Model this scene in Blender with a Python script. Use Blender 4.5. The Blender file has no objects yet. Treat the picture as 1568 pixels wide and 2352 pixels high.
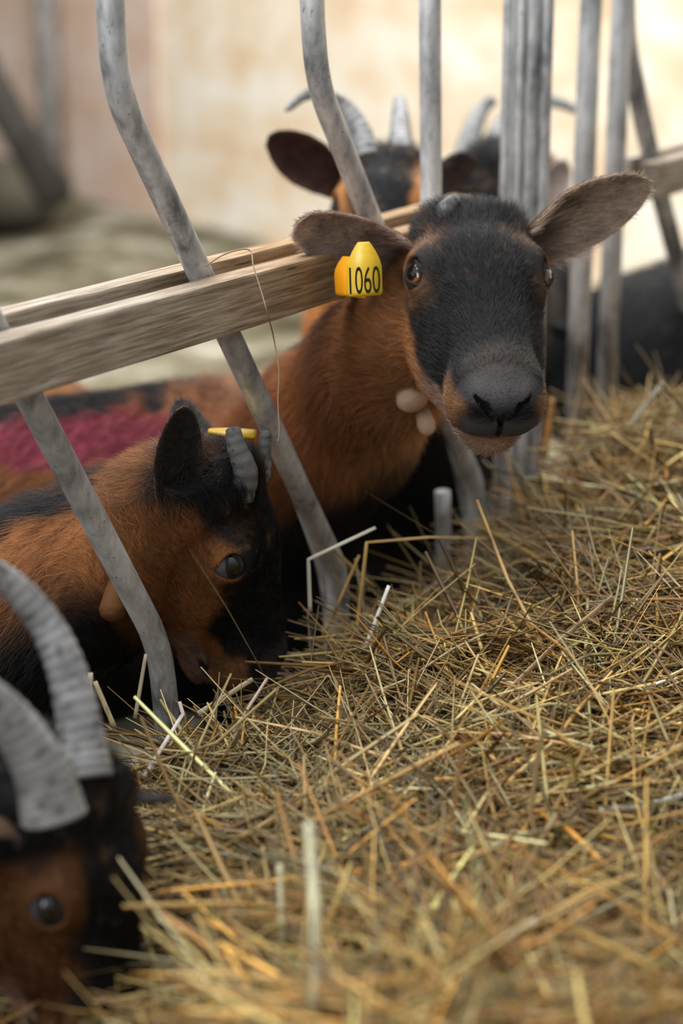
import bpy, math
import numpy as np
from mathutils import Matrix, Vector

SC = bpy.context.scene
COL = SC.collection

# ---------------------------------------------------------------- camera
FPX = 4470.0
PITCH = math.radians(16.57)
CAM_Z = 1.2
cam_data = bpy.data.cameras.new('camera')
cam = bpy.data.objects.new('camera', cam_data)
COL.objects.link(cam)
cam.location = (0, 0, CAM_Z)
cam.rotation_euler = (math.pi / 2 - PITCH, 0, 0)
cam_data.sensor_fit = 'VERTICAL'
cam_data.sensor_height = 36.0
cam_data.sensor_width = 24.0
cam_data.lens = FPX / 2352.0 * 36.0
cam_data.clip_start = 0.05
cam_data.dof.use_dof = True
cam_data.dof.focus_distance = 1.57
cam_data.dof.aperture_fstop = 3.3
SC.camera = cam

# ---------------------------------------------------------------- view + world + lights
SC.view_settings.view_transform = 'Standard'
SC.view_settings.look = 'None'
SC.view_settings.gamma = 1.0
SC.view_settings.use_curve_mapping = False
SC.view_settings.exposure = 0.0
try:
    SC.cycles.max_bounces = 5
    SC.cycles.diffuse_bounces = 3
    SC.cycles.glossy_bounces = 2
    SC.cycles.transmission_bounces = 2
except Exception:
    pass

world = bpy.data.worlds.new('world')
SC.world = world
world.use_nodes = True
bg = world.node_tree.nodes['Background']
# daylight through the open roof and gable: bright overhead, dim towards the barn floor
_nt = world.node_tree
_tc = _nt.nodes.new('ShaderNodeTexCoord')
_sx = _nt.nodes.new('ShaderNodeSeparateXYZ')
_mr = _nt.nodes.new('ShaderNodeMapRange')
_mr.inputs['From Min'].default_value = -0.1
_mr.inputs['From Max'].default_value = 0.9
_mr.inputs['To Min'].default_value = 0.22
_mr.inputs['To Max'].default_value = 0.80
_nt.links.new(_tc.outputs['Generated'], _sx.inputs[0])
_nt.links.new(_sx.outputs['Z'], _mr.inputs['Value'])
_nt.links.new(_mr.outputs[0], bg.inputs[1])
bg.inputs[0].default_value = (0.92, 0.96, 1.0, 1)


def area(name, loc, target, sx, sy, power, colr):
    d = bpy.data.lights.new(name, 'AREA')
    d.shape = 'RECTANGLE'
    d.size = sx
    d.size_y = sy
    d.energy = power
    d.color = colr
    o = bpy.data.objects.new(name, d)
    COL.objects.link(o)
    o.location = loc
    v = Vector(target) - Vector(loc)
    o.rotation_euler = v.to_track_quat('-Z', 'Y').to_euler()
    return o


# translucent roof panels of the barn: one over the feed aisle, one over the pen, one by the back wall
area('roof_light_aisle', (-0.9, 0.9, 3.6), (0.0, 1.5, 0.7), 1.3, 1.0, 95, (0.95, 0.98, 1.0))
# added fill behind and left of the camera, brightening the shaded neck
area('fill_light', (-2.3, -1.3, 2.1), (0.0, 1.7, 0.7), 2.2, 2.0, 56, (0.97, 0.98, 1.0))
area('roof_light_pen', (-0.3, 4.0, 3.8), (0.0, 1.9, 0.7), 3.6, 1.6, 150, (0.93, 0.97, 1.0))
area('roof_light_back', (0.5, 4.6, 4.2), (0.6, 7.0, 1.2), 5.0, 1.2, 385, (1.0, 0.965, 0.92))

# ---------------------------------------------------------------- camera maths (pixel + depth -> place in the barn)
SP, CP = math.sin(PITCH), math.cos(PITCH)
CPOS = np.array([0, 0, CAM_Z])
RT, UPV, FW = np.array([1.0, 0, 0]), np.array([0, SP, CP]), np.array([0, CP, -SP])


def P(x, y, d):
    return CPOS + d * (RT * (x - 784) / FPX + UPV * (1176 - y) / FPX + FW)


RNG = np.random.default_rng(7)


def unit(v):
    v = np.asarray(v, float)
    return v / (np.linalg.norm(v, axis=-1, keepdims=True) + 1e-12)


def sstep(x, a, b):
    t = np.clip((x - a) / (b - a), 0, 1)
    return t * t * (3 - 2 * t)


# smooth value noise used for coats and the hay surface
_NT = np.random.default_rng(3).random((32, 32, 32)).astype(np.float32)


def vnoise(p, scale):
    q = np.asarray(p, np.float32) * scale + 100.0
    i = np.floor(q).astype(np.int32)
    f = q - i
    f = f * f * (3 - 2 * f)
    i0, i1 = i & 31, (i + 1) & 31
    r = 0
    for a in (0, 1):
        for b in (0, 1):
            for c in (0, 1):
                w = (f[:, 0] if a else 1 - f[:, 0]) * (f[:, 1] if b else 1 - f[:, 1]) * (f[:, 2] if c else 1 - f[:, 2])
                r = r + w * _NT[(i1 if a else i0)[:, 0], (i1 if b else i0)[:, 1], (i1 if c else i0)[:, 2]]
    return r


# ---------------------------------------------------------------- materials
def mat(name):
    m = bpy.data.materials.new(name)
    m.use_nodes = True
    nt = m.node_tree
    return m, nt, nt.nodes['Principled BSDF']


def attr_mat(name, rough=0.6, spec=0.3, bump=0.0, bscale=400, coat=0.0, metallic=0.0, mottled=None):
    m, nt, b = mat(name)
    a = nt.nodes.new('ShaderNodeAttribute')
    a.attribute_name = 'col'
    nt.links.new(a.outputs['Color'], b.inputs['Base Color'])
    b.inputs['Roughness'].default_value = rough
    b.inputs['Specular IOR Level'].default_value = spec
    b.inputs['Coat Weight'].default_value = coat
    b.inputs['Coat Roughness'].default_value = 0.03
    b.inputs['Metallic'].default_value = metallic
    if bump > 0:
        tc = nt.nodes.new('ShaderNodeTexCoord')
        n = nt.nodes.new('ShaderNodeTexNoise')
        n.inputs['Scale'].default_value = bscale
        n.inputs['Detail'].default_value = 4
        bp = nt.nodes.new('ShaderNodeBump')
        bp.inputs['Strength'].default_value = bump
        bp.inputs['Distance'].default_value = 0.002
        nt.links.new(tc.outputs['Object'], n.inputs['Vector'])
        nt.links.new(n.outputs[0], bp.inputs['Height'])
        nt.links.new(bp.outputs[0], b.inputs['Normal'])
    return m


def noise_mat(name, stops, scale=10, detail=6, stretch=(1, 1, 1), rough=0.7, spec=0.3, metallic=0.0, bump=0.0,
              bdist=0.002, rough2=None, extra=None):
    """colour ramp over an object-space noise"""
    m, nt, b = mat(name)
    tc = nt.nodes.new('ShaderNodeTexCoord')
    mp = nt.nodes.new('ShaderNodeMapping')
    mp.inputs['Scale'].default_value = stretch
    n = nt.nodes.new('ShaderNodeTexNoise')
    n.inputs['Scale'].default_value = scale
    n.inputs['Detail'].default_value = detail
    n.inputs['Roughness'].default_value = 0.65
    cr = nt.nodes.new('ShaderNodeValToRGB')
    el = cr.color_ramp.elements
    while len(el) < len(stops):
        el.new(0.5)
    for e, (p, c) in zip(el, stops):
        e.position = p
        e.color = (*c, 1)
    nt.links.new(tc.outputs['Object'], mp.inputs['Vector'])
    nt.links.new(mp.outputs[0], n.inputs['Vector'])
    nt.links.new(n.outputs[0], cr.inputs[0])
    out = cr.outputs[0]
    if extra:
        s2, thr, c2 = extra
        n2 = nt.nodes.new('ShaderNodeTexNoise')
        n2.inputs['Scale'].default_value = s2
        n2.inputs['Detail'].default_value = 3
        r2 = nt.nodes.new('ShaderNodeValToRGB')
        r2.color_ramp.elements[0].position = thr
        r2.color_ramp.elements[1].position = thr + 0.06
        mx = nt.nodes.new('ShaderNodeMix')
        mx.data_type = 'RGBA'
        nt.links.new(mp.outputs[0], n2.inputs['Vector'])
        nt.links.new(n2.outputs[0], r2.inputs[0])
        nt.links.new(r2.outputs[0], mx.inputs[0])
        nt.links.new(out, mx.inputs[6])
        mx.inputs[7].default_value = (*c2, 1)
        out = mx.outputs[2]
    nt.links.new(out, b.inputs['Base Color'])
    b.inputs['Roughness'].default_value = rough
    b.inputs['Specular IOR Level'].default_value = spec
    b.inputs['Metallic'].default_value = metallic
    if bump > 0:
        bp = nt.nodes.new('ShaderNodeBump')
        bp.inputs['Strength'].default_value = bump
        bp.inputs['Distance'].default_value = bdist
        nt.links.new(n.outputs[0], bp.inputs['Height'])
        nt.links.new(bp.outputs[0], b.inputs['Normal'])
    return m


def flat_mat(name, c, rough=0.5, spec=0.4, coat=0.0):
    m, nt, b = mat(name)
    b.inputs['Base Color'].default_value = (*c, 1)
    b.inputs['Roughness'].default_value = rough
    b.inputs['Specular IOR Level'].default_value = spec
    b.inputs['Coat Weight'].default_value = coat
    return m


M_SKIN = attr_mat('goat_skin', 0.75, 0.2, 0.35, 500)
M_FUR = attr_mat('goat_fur', 0.5, 0.32)
M_HORN = attr_mat('horn_keratin', 0.5, 0.4, 0.4, 160)
M_EYE = attr_mat('goat_eye', 0.08, 0.6, coat=1.0)
M_HAY = attr_mat('hay_stalks', 0.42, 0.5)
M_GALV = noise_mat('galvanised_steel', [(0.36, (0.17, 0.172, 0.175)), (0.47, (0.44, 0.442, 0.442)), (0.60, (0.70, 0.70, 0.695))],
                   scale=26, detail=9, stretch=(1, 1, 0.45), rough=0.40, spec=0.5, metallic=0.2, bump=0.12,
                   extra=(380, 0.66, (0.15, 0.15, 0.155)))
M_WOOD = noise_mat('weathered_wood', [(0.30, (0.14, 0.105, 0.075)), (0.46, (0.32, 0.255, 0.19)), (0.56, (0.45, 0.385, 0.31)), (0.72, (0.58, 0.53, 0.46))],
                   scale=14, detail=12, stretch=(.9, 17, 20), rough=0.8, spec=0.15, bump=0.5, bdist=0.002,
                   extra=(16, 0.66, (0.15, 0.12, 0.10)))
# the middle stretch of the rail is less bleached and keeps a golden brown tone
_wn = M_WOOD.node_tree
_b = _wn.nodes['Principled BSDF']
_src = _b.inputs['Base Color'].links[0].from_socket
_t = _wn.nodes.new('ShaderNodeTexCoord')
_s = _wn.nodes.new('ShaderNodeSeparateXYZ')
_m = _wn.nodes.new('ShaderNodeMapRange')
_m.inputs['From Min'].default_value = 0.18
_m.inputs['From Max'].default_value = 0.42
_x = _wn.nodes.new('ShaderNodeMix')
_x.data_type = 'RGBA'
_x.blend_type = 'MULTIPLY'
_x.inputs[7].default_value = (0.93, 0.72, 0.50, 1)
_wn.links.new(_t.outputs['Object'], _s.inputs[0])
_wn.links.new(_s.outputs['X'], _m.inputs['Value'])
_m2 = _wn.nodes.new('ShaderNodeMapRange')
_m2.inputs['From Min'].default_value = 1.1
_m2.inputs['From Max'].default_value = 0.7
_mm = _wn.nodes.new('ShaderNodeMath')
_mm.operation = 'MULTIPLY'
_wn.links.new(_s.outputs['X'], _m2.inputs['Value'])
_wn.links.new(_m.outputs[0], _mm.inputs[0])
_wn.links.new(_m2.outputs[0], _mm.inputs[1])
_wn.links.new(_mm.outputs[0], _x.inputs[0])
_wn.links.new(_src, _x.inputs[6])
_wn.links.new(_x.outputs[2], _b.inputs['Base Color'])
M_OSB = noise_mat('pressed_board', [(0.33, (0.74, 0.53, 0.34)), (0.44, (0.83, 0.66, 0.47)), (0.54, (0.89, 0.78, 0.62)), (0.66, (0.95, 0.89, 0.80))],
                  scale=3.0, detail=5, stretch=(1, 1, 1.6), rough=0.6, spec=0.3, bump=0.2)
M_OSB2 = noise_mat('pinkish_board', [(0.35, (0.62, 0.42, 0.28)), (0.5, (0.70, 0.52, 0.42)), (0.65, (0.76, 0.64, 0.56))],
                   scale=4.0, detail=5, rough=0.6, spec=0.3)
M_BED = noise_mat('straw_bedding', [(0.34, (0.05, 0.043, 0.026)), (0.46, (0.12, 0.105, 0.068)), (0.55, (0.20, 0.180, 0.130)), (0.64, (0.42, 0.41, 0.35))],
                  scale=3.4, detail=9, rough=0.9, spec=0.1, bump=1.0, bdist=0.02)
M_CONC = noise_mat('concrete', [(0.3, (0.16, 0.155, 0.15)), (0.7, (0.3, 0.29, 0.28))], scale=6, rough=0.9, spec=0.2, bump=0.3)
M_DARKSOIL = noise_mat('packed_hay', [(0.35, (0.035, 0.024, 0.012)), (0.65, (0.11, 0.075, 0.035))], scale=60, rough=0.95, spec=0.05, bump=1.0, bdist=0.006)


# ---------------------------------------------------------------- mesh helpers
def link_mesh(name, V, Q, material, parent=None, C=None, smooth=True, T=None):
    """V (n,3), Q (m,4) quads, T optional triangles, C per-vertex colour"""
    me = bpy.data.meshes.new(name)
    V = np.asarray(V, np.float32)
    Q = np.asarray(Q, np.int32).reshape(-1, 4)
    nq = len(Q)
    nt = 0 if T is None else len(T)
    me.vertices.add(len(V))
    me.vertices.foreach_set('co', V.ravel())
    me.loops.add(nq * 4 + nt * 3)
    li = Q.ravel() if nt == 0 else np.concatenate([Q.ravel(), np.asarray(T, np.int32).ravel()])
    me.loops.foreach_set('vertex_index', li)
    me.polygons.add(nq + nt)
    ls = np.arange(nq, dtype=np.int32) * 4
    if nt:
        ls = np.concatenate([ls, nq * 4 + np.arange(nt, dtype=np.int32) * 3])
    me.polygons.foreach_set('loop_start', ls)
    me.update(calc_edges=True)
    me.validate()
    if smooth:
        me.polygons.foreach_set('use_smooth', np.ones(len(me.polygons), bool))
    if C is not None:
        a = me.attributes.new('col', 'FLOAT_COLOR', 'POINT')
        cc = np.ones((len(V), 4), np.float32)
        cc[:, :3] = C
        a.data.foreach_set('color', cc.ravel())
    me.materials.append(material)
    o = bpy.data.objects.new(name, me)
    COL.objects.link(o)
    if parent is not None:
        o.parent = parent
        o.matrix_parent_inverse = Matrix.Translation(-Vector(parent.location))
    return o


def thing(name, label, cat, loc, group=None):
    o = bpy.data.objects.new(name, None)
    COL.objects.link(o)
    o.empty_display_size = 0.05
    o.location = [float(v) for v in loc]
    o['label'] = label
    o['category'] = cat
    if group:
        o['group'] = group
    return o


def tag(o, label, cat, group=None):
    o['label'] = label
    o['category'] = cat
    if group:
        o['group'] = group
    return o


def frames_along(pts, up=(0, 0, 1)):
    t = np.gradient(pts, axis=0)
    t = unit(t)
    n = np.zeros_like(t)
    ref = np.cross(t[0], up)
    if np.linalg.norm(ref) < 1e-3:
        ref = np.cross(t[0], (1, 0, 0))
    n[0] = unit(ref)
    for i in range(1, len(t)):
        v = n[i - 1] - t[i] * (n[i - 1] @ t[i])
        n[i] = unit(v)
    return t, n, np.cross(t, n)


def catmull(ctrl, n):
    c = np.asarray(ctrl, float)
    c = np.vstack([2 * c[0] - c[1], c, 2 * c[-1] - c[-2]])
    m = len(c) - 3
    u = np.linspace(0, m - 1e-6, n)
    k = u.astype(int)
    f = (u - k)[:, None]
    p0, p1, p2, p3 = c[k], c[k + 1], c[k + 2], c[k + 3]
    return 0.5 * (2 * p1 + (p2 - p0) * f + (2 * p0 - 5 * p1 + 4 * p2 - p3) * f ** 2 + (3 * p1 - p0 - 3 * p2 + p3) * f ** 3)


def tube(pts, rad, seg=16, cap=True, ell=1.0, up=(0, 0, 1)):
    pts = np.asarray(pts, float)
    rad = np.broadcast_to(rad, (len(pts),))
    t, a, b = frames_along(pts, up)
    th = np.linspace(0, 2 * np.pi, seg, endpoint=False)
    V = (pts[:, None] + rad[:, None, None] * (np.cos(th)[None, :, None] * a[:, None] + ell * np.sin(th)[None, :, None] * b[:, None])).reshape(-1, 3)
    Q = []
    n = len(pts)
    i = np.arange(n - 1)[:, None] * seg
    j = np.arange(seg)[None]
    j2 = (j + 1) % seg
    Q = np.stack([i + j, i + j2, i + seg + j2, i + seg + j], -1).reshape(-1, 4)
    if cap:
        c0, c1 = len(V), len(V) + 1
        V = np.vstack([V, pts[0], pts[-1]])
        e = (n - 1) * seg
        jj = np.arange(0, seg, 2)
        q0 = np.stack([np.full_like(jj, c0), (jj + 2) % seg, jj + 1, jj], -1)
        q1 = np.stack([np.full_like(jj, c1), e + jj, e + jj + 1, e + (jj + 2) % seg], -1)
        Q = np.vstack([Q, q0, q1])
    return V, Q


def join(parts):
    Vs, Qs, Cs, o = [], [], [], 0
    for p in parts:
        Vs.append(p[0])
        Qs.append(p[1] + o)
        if len(p) > 2:
            Cs.append(np.broadcast_to(p[2], (len(p[0]), 3)))
        o += len(p[0])
    return np.vstack(Vs), np.vstack(Qs), (np.vstack(Cs) if Cs else None)


def vnormals(V, Q):
    a, b, c, d = (V[Q[:, k]] for k in range(4))
    fn = np.cross(c - a, d - b)
    N = np.zeros_like(V)
    for k in range(4):
        for ax in range(3):
            N[:, ax] += np.bincount(Q[:, k], fn[:, ax], minlength=len(V))
    return unit(N)


# ---------------------------------------------------------------- distance-field sculpting
def smin(a, b, k):
    h = np.maximum(k - np.abs(a - b), 0) / k
    return np.minimum(a, b) - h * h * k * 0.25


def smax(a, b, k):
    return -smin(-a, -b, k)


def sd_cone(p, a, b, ra, rb):
    a = np.asarray(a, np.float32)
    ba = np.asarray(b, np.float32) - a
    pa = p - a
    h = np.clip(pa @ ba / max(float(ba @ ba), 1e-9), 0, 1)
    return np.sqrt(((pa - h[:, None] * ba) ** 2).sum(1)) - (ra + (rb - ra) * h)


def sd_ell(p, c, r, R=None):
    q = p - np.asarray(c, np.float32)
    if R is not None:
        q = q @ np.asarray(R, np.float32)
    r = np.asarray(r, np.float32)
    q = q / r
    k0 = np.sqrt((q ** 2).sum(1)) + 1e-9
    k1 = np.sqrt(((q / r) ** 2).sum(1)) + 1e-9
    return k0 * (k0 - 1) / k1


def surface_nets(f, org, h):
    s = f < 0
    nx, ny, nz = f.shape
    cnt = np.zeros((nx - 1, ny - 1, nz - 1), np.int8)
    cor = [(i, j, k) for i in (0, 1) for j in (0, 1) for k in (0, 1)]
    for i, j, k in cor:
        cnt += s[i:nx - 1 + i, j:ny - 1 + j, k:nz - 1 + k]
    act = np.argwhere((cnt > 0) & (cnt < 8))
    idx = np.full(cnt.shape, -1, np.int32)
    idx[act[:, 0], act[:, 1], act[:, 2]] = np.arange(len(act))
    val = np.stack([f[act[:, 0] + i, act[:, 1] + j, act[:, 2] + k] for i, j, k in cor], 1)
    acc = np.zeros((len(act), 3))
    n = np.zeros(len(act))
    cc = np.array(cor, float)
    for a in range(8):
        for b in range(a + 1, 8):
            if np.abs(cc[a] - cc[b]).sum() != 1:
                continue
            va, vb = val[:, a], val[:, b]
            m = (va < 0) != (vb < 0)
            t = np.where(m, va / np.where(m, va - vb, 1), 0)
            acc += m[:, None] * (cc[a] + t[:, None] * (cc[b] - cc[a]))
            n += m
    V = (act + acc / n[:, None]) * h + org
    Qs = []
    for ax in range(3):
        sl0 = [slice(None)] * 3
        sl1 = [slice(None)] * 3
        sl0[ax] = slice(0, -1)
        sl1[ax] = slice(1, None)
        s0, s1 = s[tuple(sl0)], s[tuple(sl1)]
        e = np.argwhere(s0 != s1)
        o1, o2 = [k for k in range(3) if k != ax]
        ok = (e[:, o1] > 0) & (e[:, o2] > 0) & (e[:, o1] < f.shape[o1] - 1) & (e[:, o2] < f.shape[o2] - 1)
        e = e[ok]

        def g(d1, d2):
            q = e.copy()
            q[:, o1] -= d1
            q[:, o2] -= d2
            return idx[q[:, 0], q[:, 1], q[:, 2]]
        q = np.stack([g(1, 1), g(0, 1), g(0, 0), g(1, 0)], 1)
        inside_first = s0[e[:, 0], e[:, 1], e[:, 2]]
        flip = inside_first if ax != 1 else ~inside_first
        q[~flip] = q[~flip][:, ::-1]
        Qs.append(q)
    Q = np.vstack(Qs)
    return V, Q[(Q >= 0).all(1)]


def sculpt(fn, lo, hi, h):
    lo, hi = np.asarray(lo, float), np.asarray(hi, float)
    H4 = 4 * h
    n = np.ceil((hi - lo) / H4).astype(int) + 1
    g = [lo[k] + H4 * (np.arange(n[k]) + 0.375) for k in range(3)]
    X = np.stack(np.meshgrid(*g, indexing='ij'), -1).reshape(-1, 3).astype(np.float32)
    d = fn(X).reshape(n)
    F = np.repeat(np.repeat(np.repeat(d, 4, 0), 4, 1), 4, 2).astype(np.float32)
    act = np.argwhere(np.abs(d) < H4 * 1.5)
    off = np.stack(np.meshgrid(*[np.arange(4)] * 3, indexing='ij'), -1).reshape(-1, 3)
    for s in range(0, len(act), 12000):
        ii = (act[s:s + 12000, None] * 4 + off[None]).reshape(-1, 3)
        F[ii[:, 0], ii[:, 1], ii[:, 2]] = fn((lo + ii * h).astype(np.float32))
    return surface_nets(F, lo, h)

# ---------------------------------------------------------------- goats
BLACK = np.array([0.0076, 0.0073, 0.0078])
GREY = np.array([0.055, 0.054, 0.058])
CHEST = np.array([0.50, 0.205, 0.062])
BROWN = np.array([0.20, 0.070, 0.020])
TAN = np.array([0.50, 0.27, 0.14])


def eye_dir(i):
    return unit(np.array([i * .80, .14, .55]))


def head_sdf(q):
    """goat head in its own frame: x across, y towards the nose, z out of the forehead"""
    E = lambda c, r: sd_ell(q, c, r)
    Rc = lambda a, b, ra, rb: sd_cone(q, a, b, ra, rb)
    d = E((0, -.032, -.034), (.0485, .054, .043))
    d = smin(d, E((0, -.016, -.012), (.042, .048, .024)), .02)
    d = smin(d, E((0, -.052, -.010), (.034, .020, .018)), .02)
    d = smin(d, Rc((0, .015, -.030), (0, .105, -.033), .0370, .0265), .025)
    d = smin(d, Rc((0, -.005, -.008), (0, .103, -.012), .022, .0135), .02)
    for s in (-1, 1):
        d = smin(d, E((s * .024, -.050, -.001), (.013, .014, .011)), .012)
        d = smin(d, E((s * .0385, -.004, -.012), (.018, .023, .0185)), .012)
        d = smin(d, E((s * .0285, .024, -.056), (.0185, .050, .030)), .022)
        d = smin(d, Rc((s * .0235, .000, -.074), (s * .010, .098, -.066), .0205, .0165), .02)
    d = smin(d, E((0, .110, -.034), (.0315, .028, .027)), .024)
    for s in (-1, 1):
        d = smin(d, E((s * .0145, .120, -.041), (.0160, .0170, .0165)), .012)
        d = smin(d, E((s * .0140, .1270, -.020), (.0080, .0110, .0095)), .006)
    d = smin(d, E((0, .129, -.023), (.0150, .0130, .0130)), .006)
    d = smin(d, E((0, .106, -.0715), (.0215, .0240, .0165)), .006)
    d = smin(d, E((0, -.02, -.072), (.028, .04, .026)), .02)
    # eye sockets, nostrils, mouth, philtrum
    for s in (-1, 1):
        dr = eye_dir(s)
        c = np.array([s * .0405, 0, -.0135])
        d = smax(d, -E(c, (.0146, .0146, .0146)), .002)
        d = smax(d, -sd_ell(q, c + dr * .013, (.0085, .0125, .0092), eye_frame(dr)), .004)
        d = smax(d, -Rc((s * .0045, .1400, -.0330), (s * .0120, .1375, -.0225), .0022, .0038), .0015)
        d = smax(d, -Rc((s * .0120, .1375, -.0225), (s * .0185, .1330, -.0175), .0038, .0022), .0015)
        d = smax(d, -Rc((0, .1290, -.0585), (s * .020, .1200, -.0595), .0030, .0028), .003)
        d = smax(d, -Rc((s * .020, .1200, -.0595), (s * .0325, .0900, -.0550), .0028, .0018), .003)
    d = smax(d, -Rc((0, .1395, -.0330), (0, .1330, -.0570), .0020, .0020), .0025)
    return d


def eye_frame(dr):
    y = np.array([0, 1.0, 0])
    y = unit(y - dr * (y @ dr))
    return np.stack([dr, y, np.cross(dr, y)], 1)


def eye_mesh(c, dr, r, amber):
    """eyeball with an amber iris and a wide level pupil"""
    n, m = 90, 120
    ph = np.pi * np.linspace(0.001, 1, n) ** 1.5
    th = np.linspace(0, 2 * np.pi, m, endpoint=False)
    R = eye_frame(dr)
    sx, sy, sz = np.cos(ph)[:, None] + 0 * th, np.sin(ph)[:, None] * np.cos(th), np.sin(ph)[:, None] * np.sin(th)
    bul = 1 + .07 * np.clip(np.cos(ph) - .72, 0, 1)[:, None] / .28
    L = np.stack([sx, sy, sz], -1) * (r * bul)[..., None]
    V = L.reshape(-1, 3) @ R.T + c
    i = np.arange(n - 1)[:, None] * m
    j = np.arange(m)[None]
    Q = np.stack([i + j, i + (j + 1) % m, i + m + (j + 1) % m, i + m + j], -1).reshape(-1, 4)[:, ::-1]
    y, z, f = sy.ravel(), sz.ravel(), sx.ravel()
    ang = np.sqrt(y ** 2 + z ** 2)
    pup = ((np.abs(y) / .50) ** 3 + (np.abs(z) / .38) ** 3 < 1) & (f > 0)
    iris = (ang < .74) & (f > 0)
    C = np.tile(np.array([.055, .035, .03]), (len(V), 1))
    C[iris] = amber
    C[(ang > .64) & iris] = np.array(amber) * .3
    C[pup] = (.003, .003, .004)
    return V, Q, C


def lid_ring(c, dr, r, opening=.52, rim=(.022, .018, .018), skin=(.10, .07, .06)):
    """eyelids: a dark almond rim and the lid skin running back into the socket"""
    R = eye_frame(dr)
    t = np.linspace(0, 2 * np.pi, 40)
    y = np.cos(t) * .80
    z = np.sin(t) * opening * (1 - .22 * np.cos(t) ** 4)
    k = np.linspace(1, 0, 6)[:, None]
    ty, tz = np.cos(t) * .93, np.sin(t) * .93
    sy, sz = y * k + ty * (1 - k), z * k + tz * (1 - k)
    sf = np.sqrt(np.clip(1 - sy * sy - sz * sz, .02, 1))
    SV = (np.stack([sf, sy, sz], -1) * (r * (1.03 + .05 * np.sin(np.pi * (1 - k)))[..., None])).reshape(-1, 3) @ R.T + c
    i = np.arange(5)[:, None] * 40
    j = np.arange(39)[None]
    SQ = np.stack([i + j, i + 40 + j, i + 41 + j, i + 1 + j], -1).reshape(-1, 4)
    f = np.sqrt(np.clip(1 - y * y - z * z, .02, 1))
    pts = np.stack([f, y, z], 1) * r * 1.05 @ R.T + c
    V, Q = tube(pts, r * .10, 8, cap=False, up=dr)
    RC = np.tile(np.array(rim, float), (len(V), 1))
    V, Q, _ = join([(V, Q), (SV, SQ)])
    return V, Q, np.vstack([RC, np.tile(np.array(skin, float), (len(SV), 1))])


def ear(base, tip, opn, W, bend=0.0, prof=(.50, .54, .84, 1.0, .93, .74, .50, .34, .05), th=.0026, inner=(.06, .04, .035), outer=(.10, .06, .04), curl=1.0):
    """leaf-shaped cupped ear; opn is the way the cup opens. Returns V,Q,C and comb, length"""
    base, tip = np.asarray(base, float), np.asarray(tip, float)
    L = np.linalg.norm(tip - base)
    a = (tip - base) / L
    o = np.asarray(opn, float)
    o = unit(o - a * (o @ a))
    s = np.cross(a, o)
    nu, nv = 30, 19
    u = np.linspace(0, 1, nu)
    v = np.linspace(-1, 1, nv)
    w = np.interp(u, [0, .1, .3, .5, .68, .82, .92, .97, 1], list(prof)) * W
    phm = np.interp(u, [0, .12, .3, .55, 1], [2.3, 1.7, 1.05, .72, .35]) * curl
    wv = w[:, None] * np.sin(phm[:, None] * v) / np.sin(np.minimum(phm, np.pi / 2))[:, None]
    dz = -w[:, None] * (np.cos(phm[:, None] * v) - np.cos(phm)[:, None]) / np.sin(np.minimum(phm, np.pi / 2))[:, None] * .85
    ax = base + u[:, None] * (tip - base) + np.sin(np.pi * u)[:, None] * o * bend
    G = ax[:, None] + wv[..., None] * s + dz[..., None] * o
    du = np.gradient(G, axis=0)
    dv = np.gradient(G, axis=1)
    nn = unit(np.cross(du, dv))
    if (nn[nu // 2, nv // 2] @ o) < 0:
        nn = -nn
    rim = np.sqrt(np.clip(1 - np.abs(v) ** 6, 0, 1))[None, :, None] * .85 + .15
    A = G + nn * th * .5 * rim          # inside
    B = G - nn * th * .5 * rim          # outside
    V = np.vstack([A.reshape(-1, 3), B.reshape(-1, 3)])
    i = np.arange(nu - 1)[:, None] * nv
    j = np.arange(nv - 1)[None]
    q = np.stack([i + j, i + j + 1, i + nv + j + 1, i + nv + j], -1).reshape(-1, 4)
    m = nu * nv
    # orientation
    f = np.cross(V[q[m // 3 % len(q), 2]] - V[q[m // 3 % len(q), 0]], V[q[m // 3 % len(q), 3]] - V[q[m // 3 % len(q), 1]])
    if f @ nn.reshape(-1, 3)[q[m // 3 % len(q), 0]] < 0:
        qi, qo = q[:, ::-1], q + m
    else:
        qi, qo = q, q[:, ::-1] + m
    k = np.arange(nu - 1) * nv
    e1 = np.stack([k, k + nv, k + nv + m, k + m], -1)
    k2 = k + nv - 1
    e2 = np.stack([k2, k2 + m, k2 + nv + m, k2 + nv], -1)
    k = (nu - 1) * nv + np.arange(nv - 1)
    e3 = np.stack([k, k + 1, k + 1 + m, k + m], -1)
    Q = np.vstack([qi, qo, e1, e2, e3])
    C = np.vstack([np.tile(np.array(inner, float), (m, 1)), np.tile(np.array(outer, float), (m, 1))])
    vv = np.abs(np.tile(v, nu))
    pale = (sstep(vv, .80, .97) * .8)[:, None]
    C[:m] = C[:m] * (1 + pale)
    C[:m] *= (.6 + .8 * vnoise(V[:m], 70.))[:, None]
    comb = np.tile(a, (2 * m, 1))
    # hairs fan from the front edge across the inside
    comb[:m] += (s * 0.7 * np.repeat(v[None], nu, 0).reshape(-1, 1)) + .25 * o
    flen = np.full(2 * m, .0055)
    edge = (np.abs(np.tile(v, nu)) > .85)
    flen[:m] = np.where(edge, .006, .0075)
    uu = np.repeat(u, nv)
    flen[:m] += .014 * sstep(uu, .60, .25) * sstep(uu, 0.02, .15)
    return V, Q, C, unit(comb), flen


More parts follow.
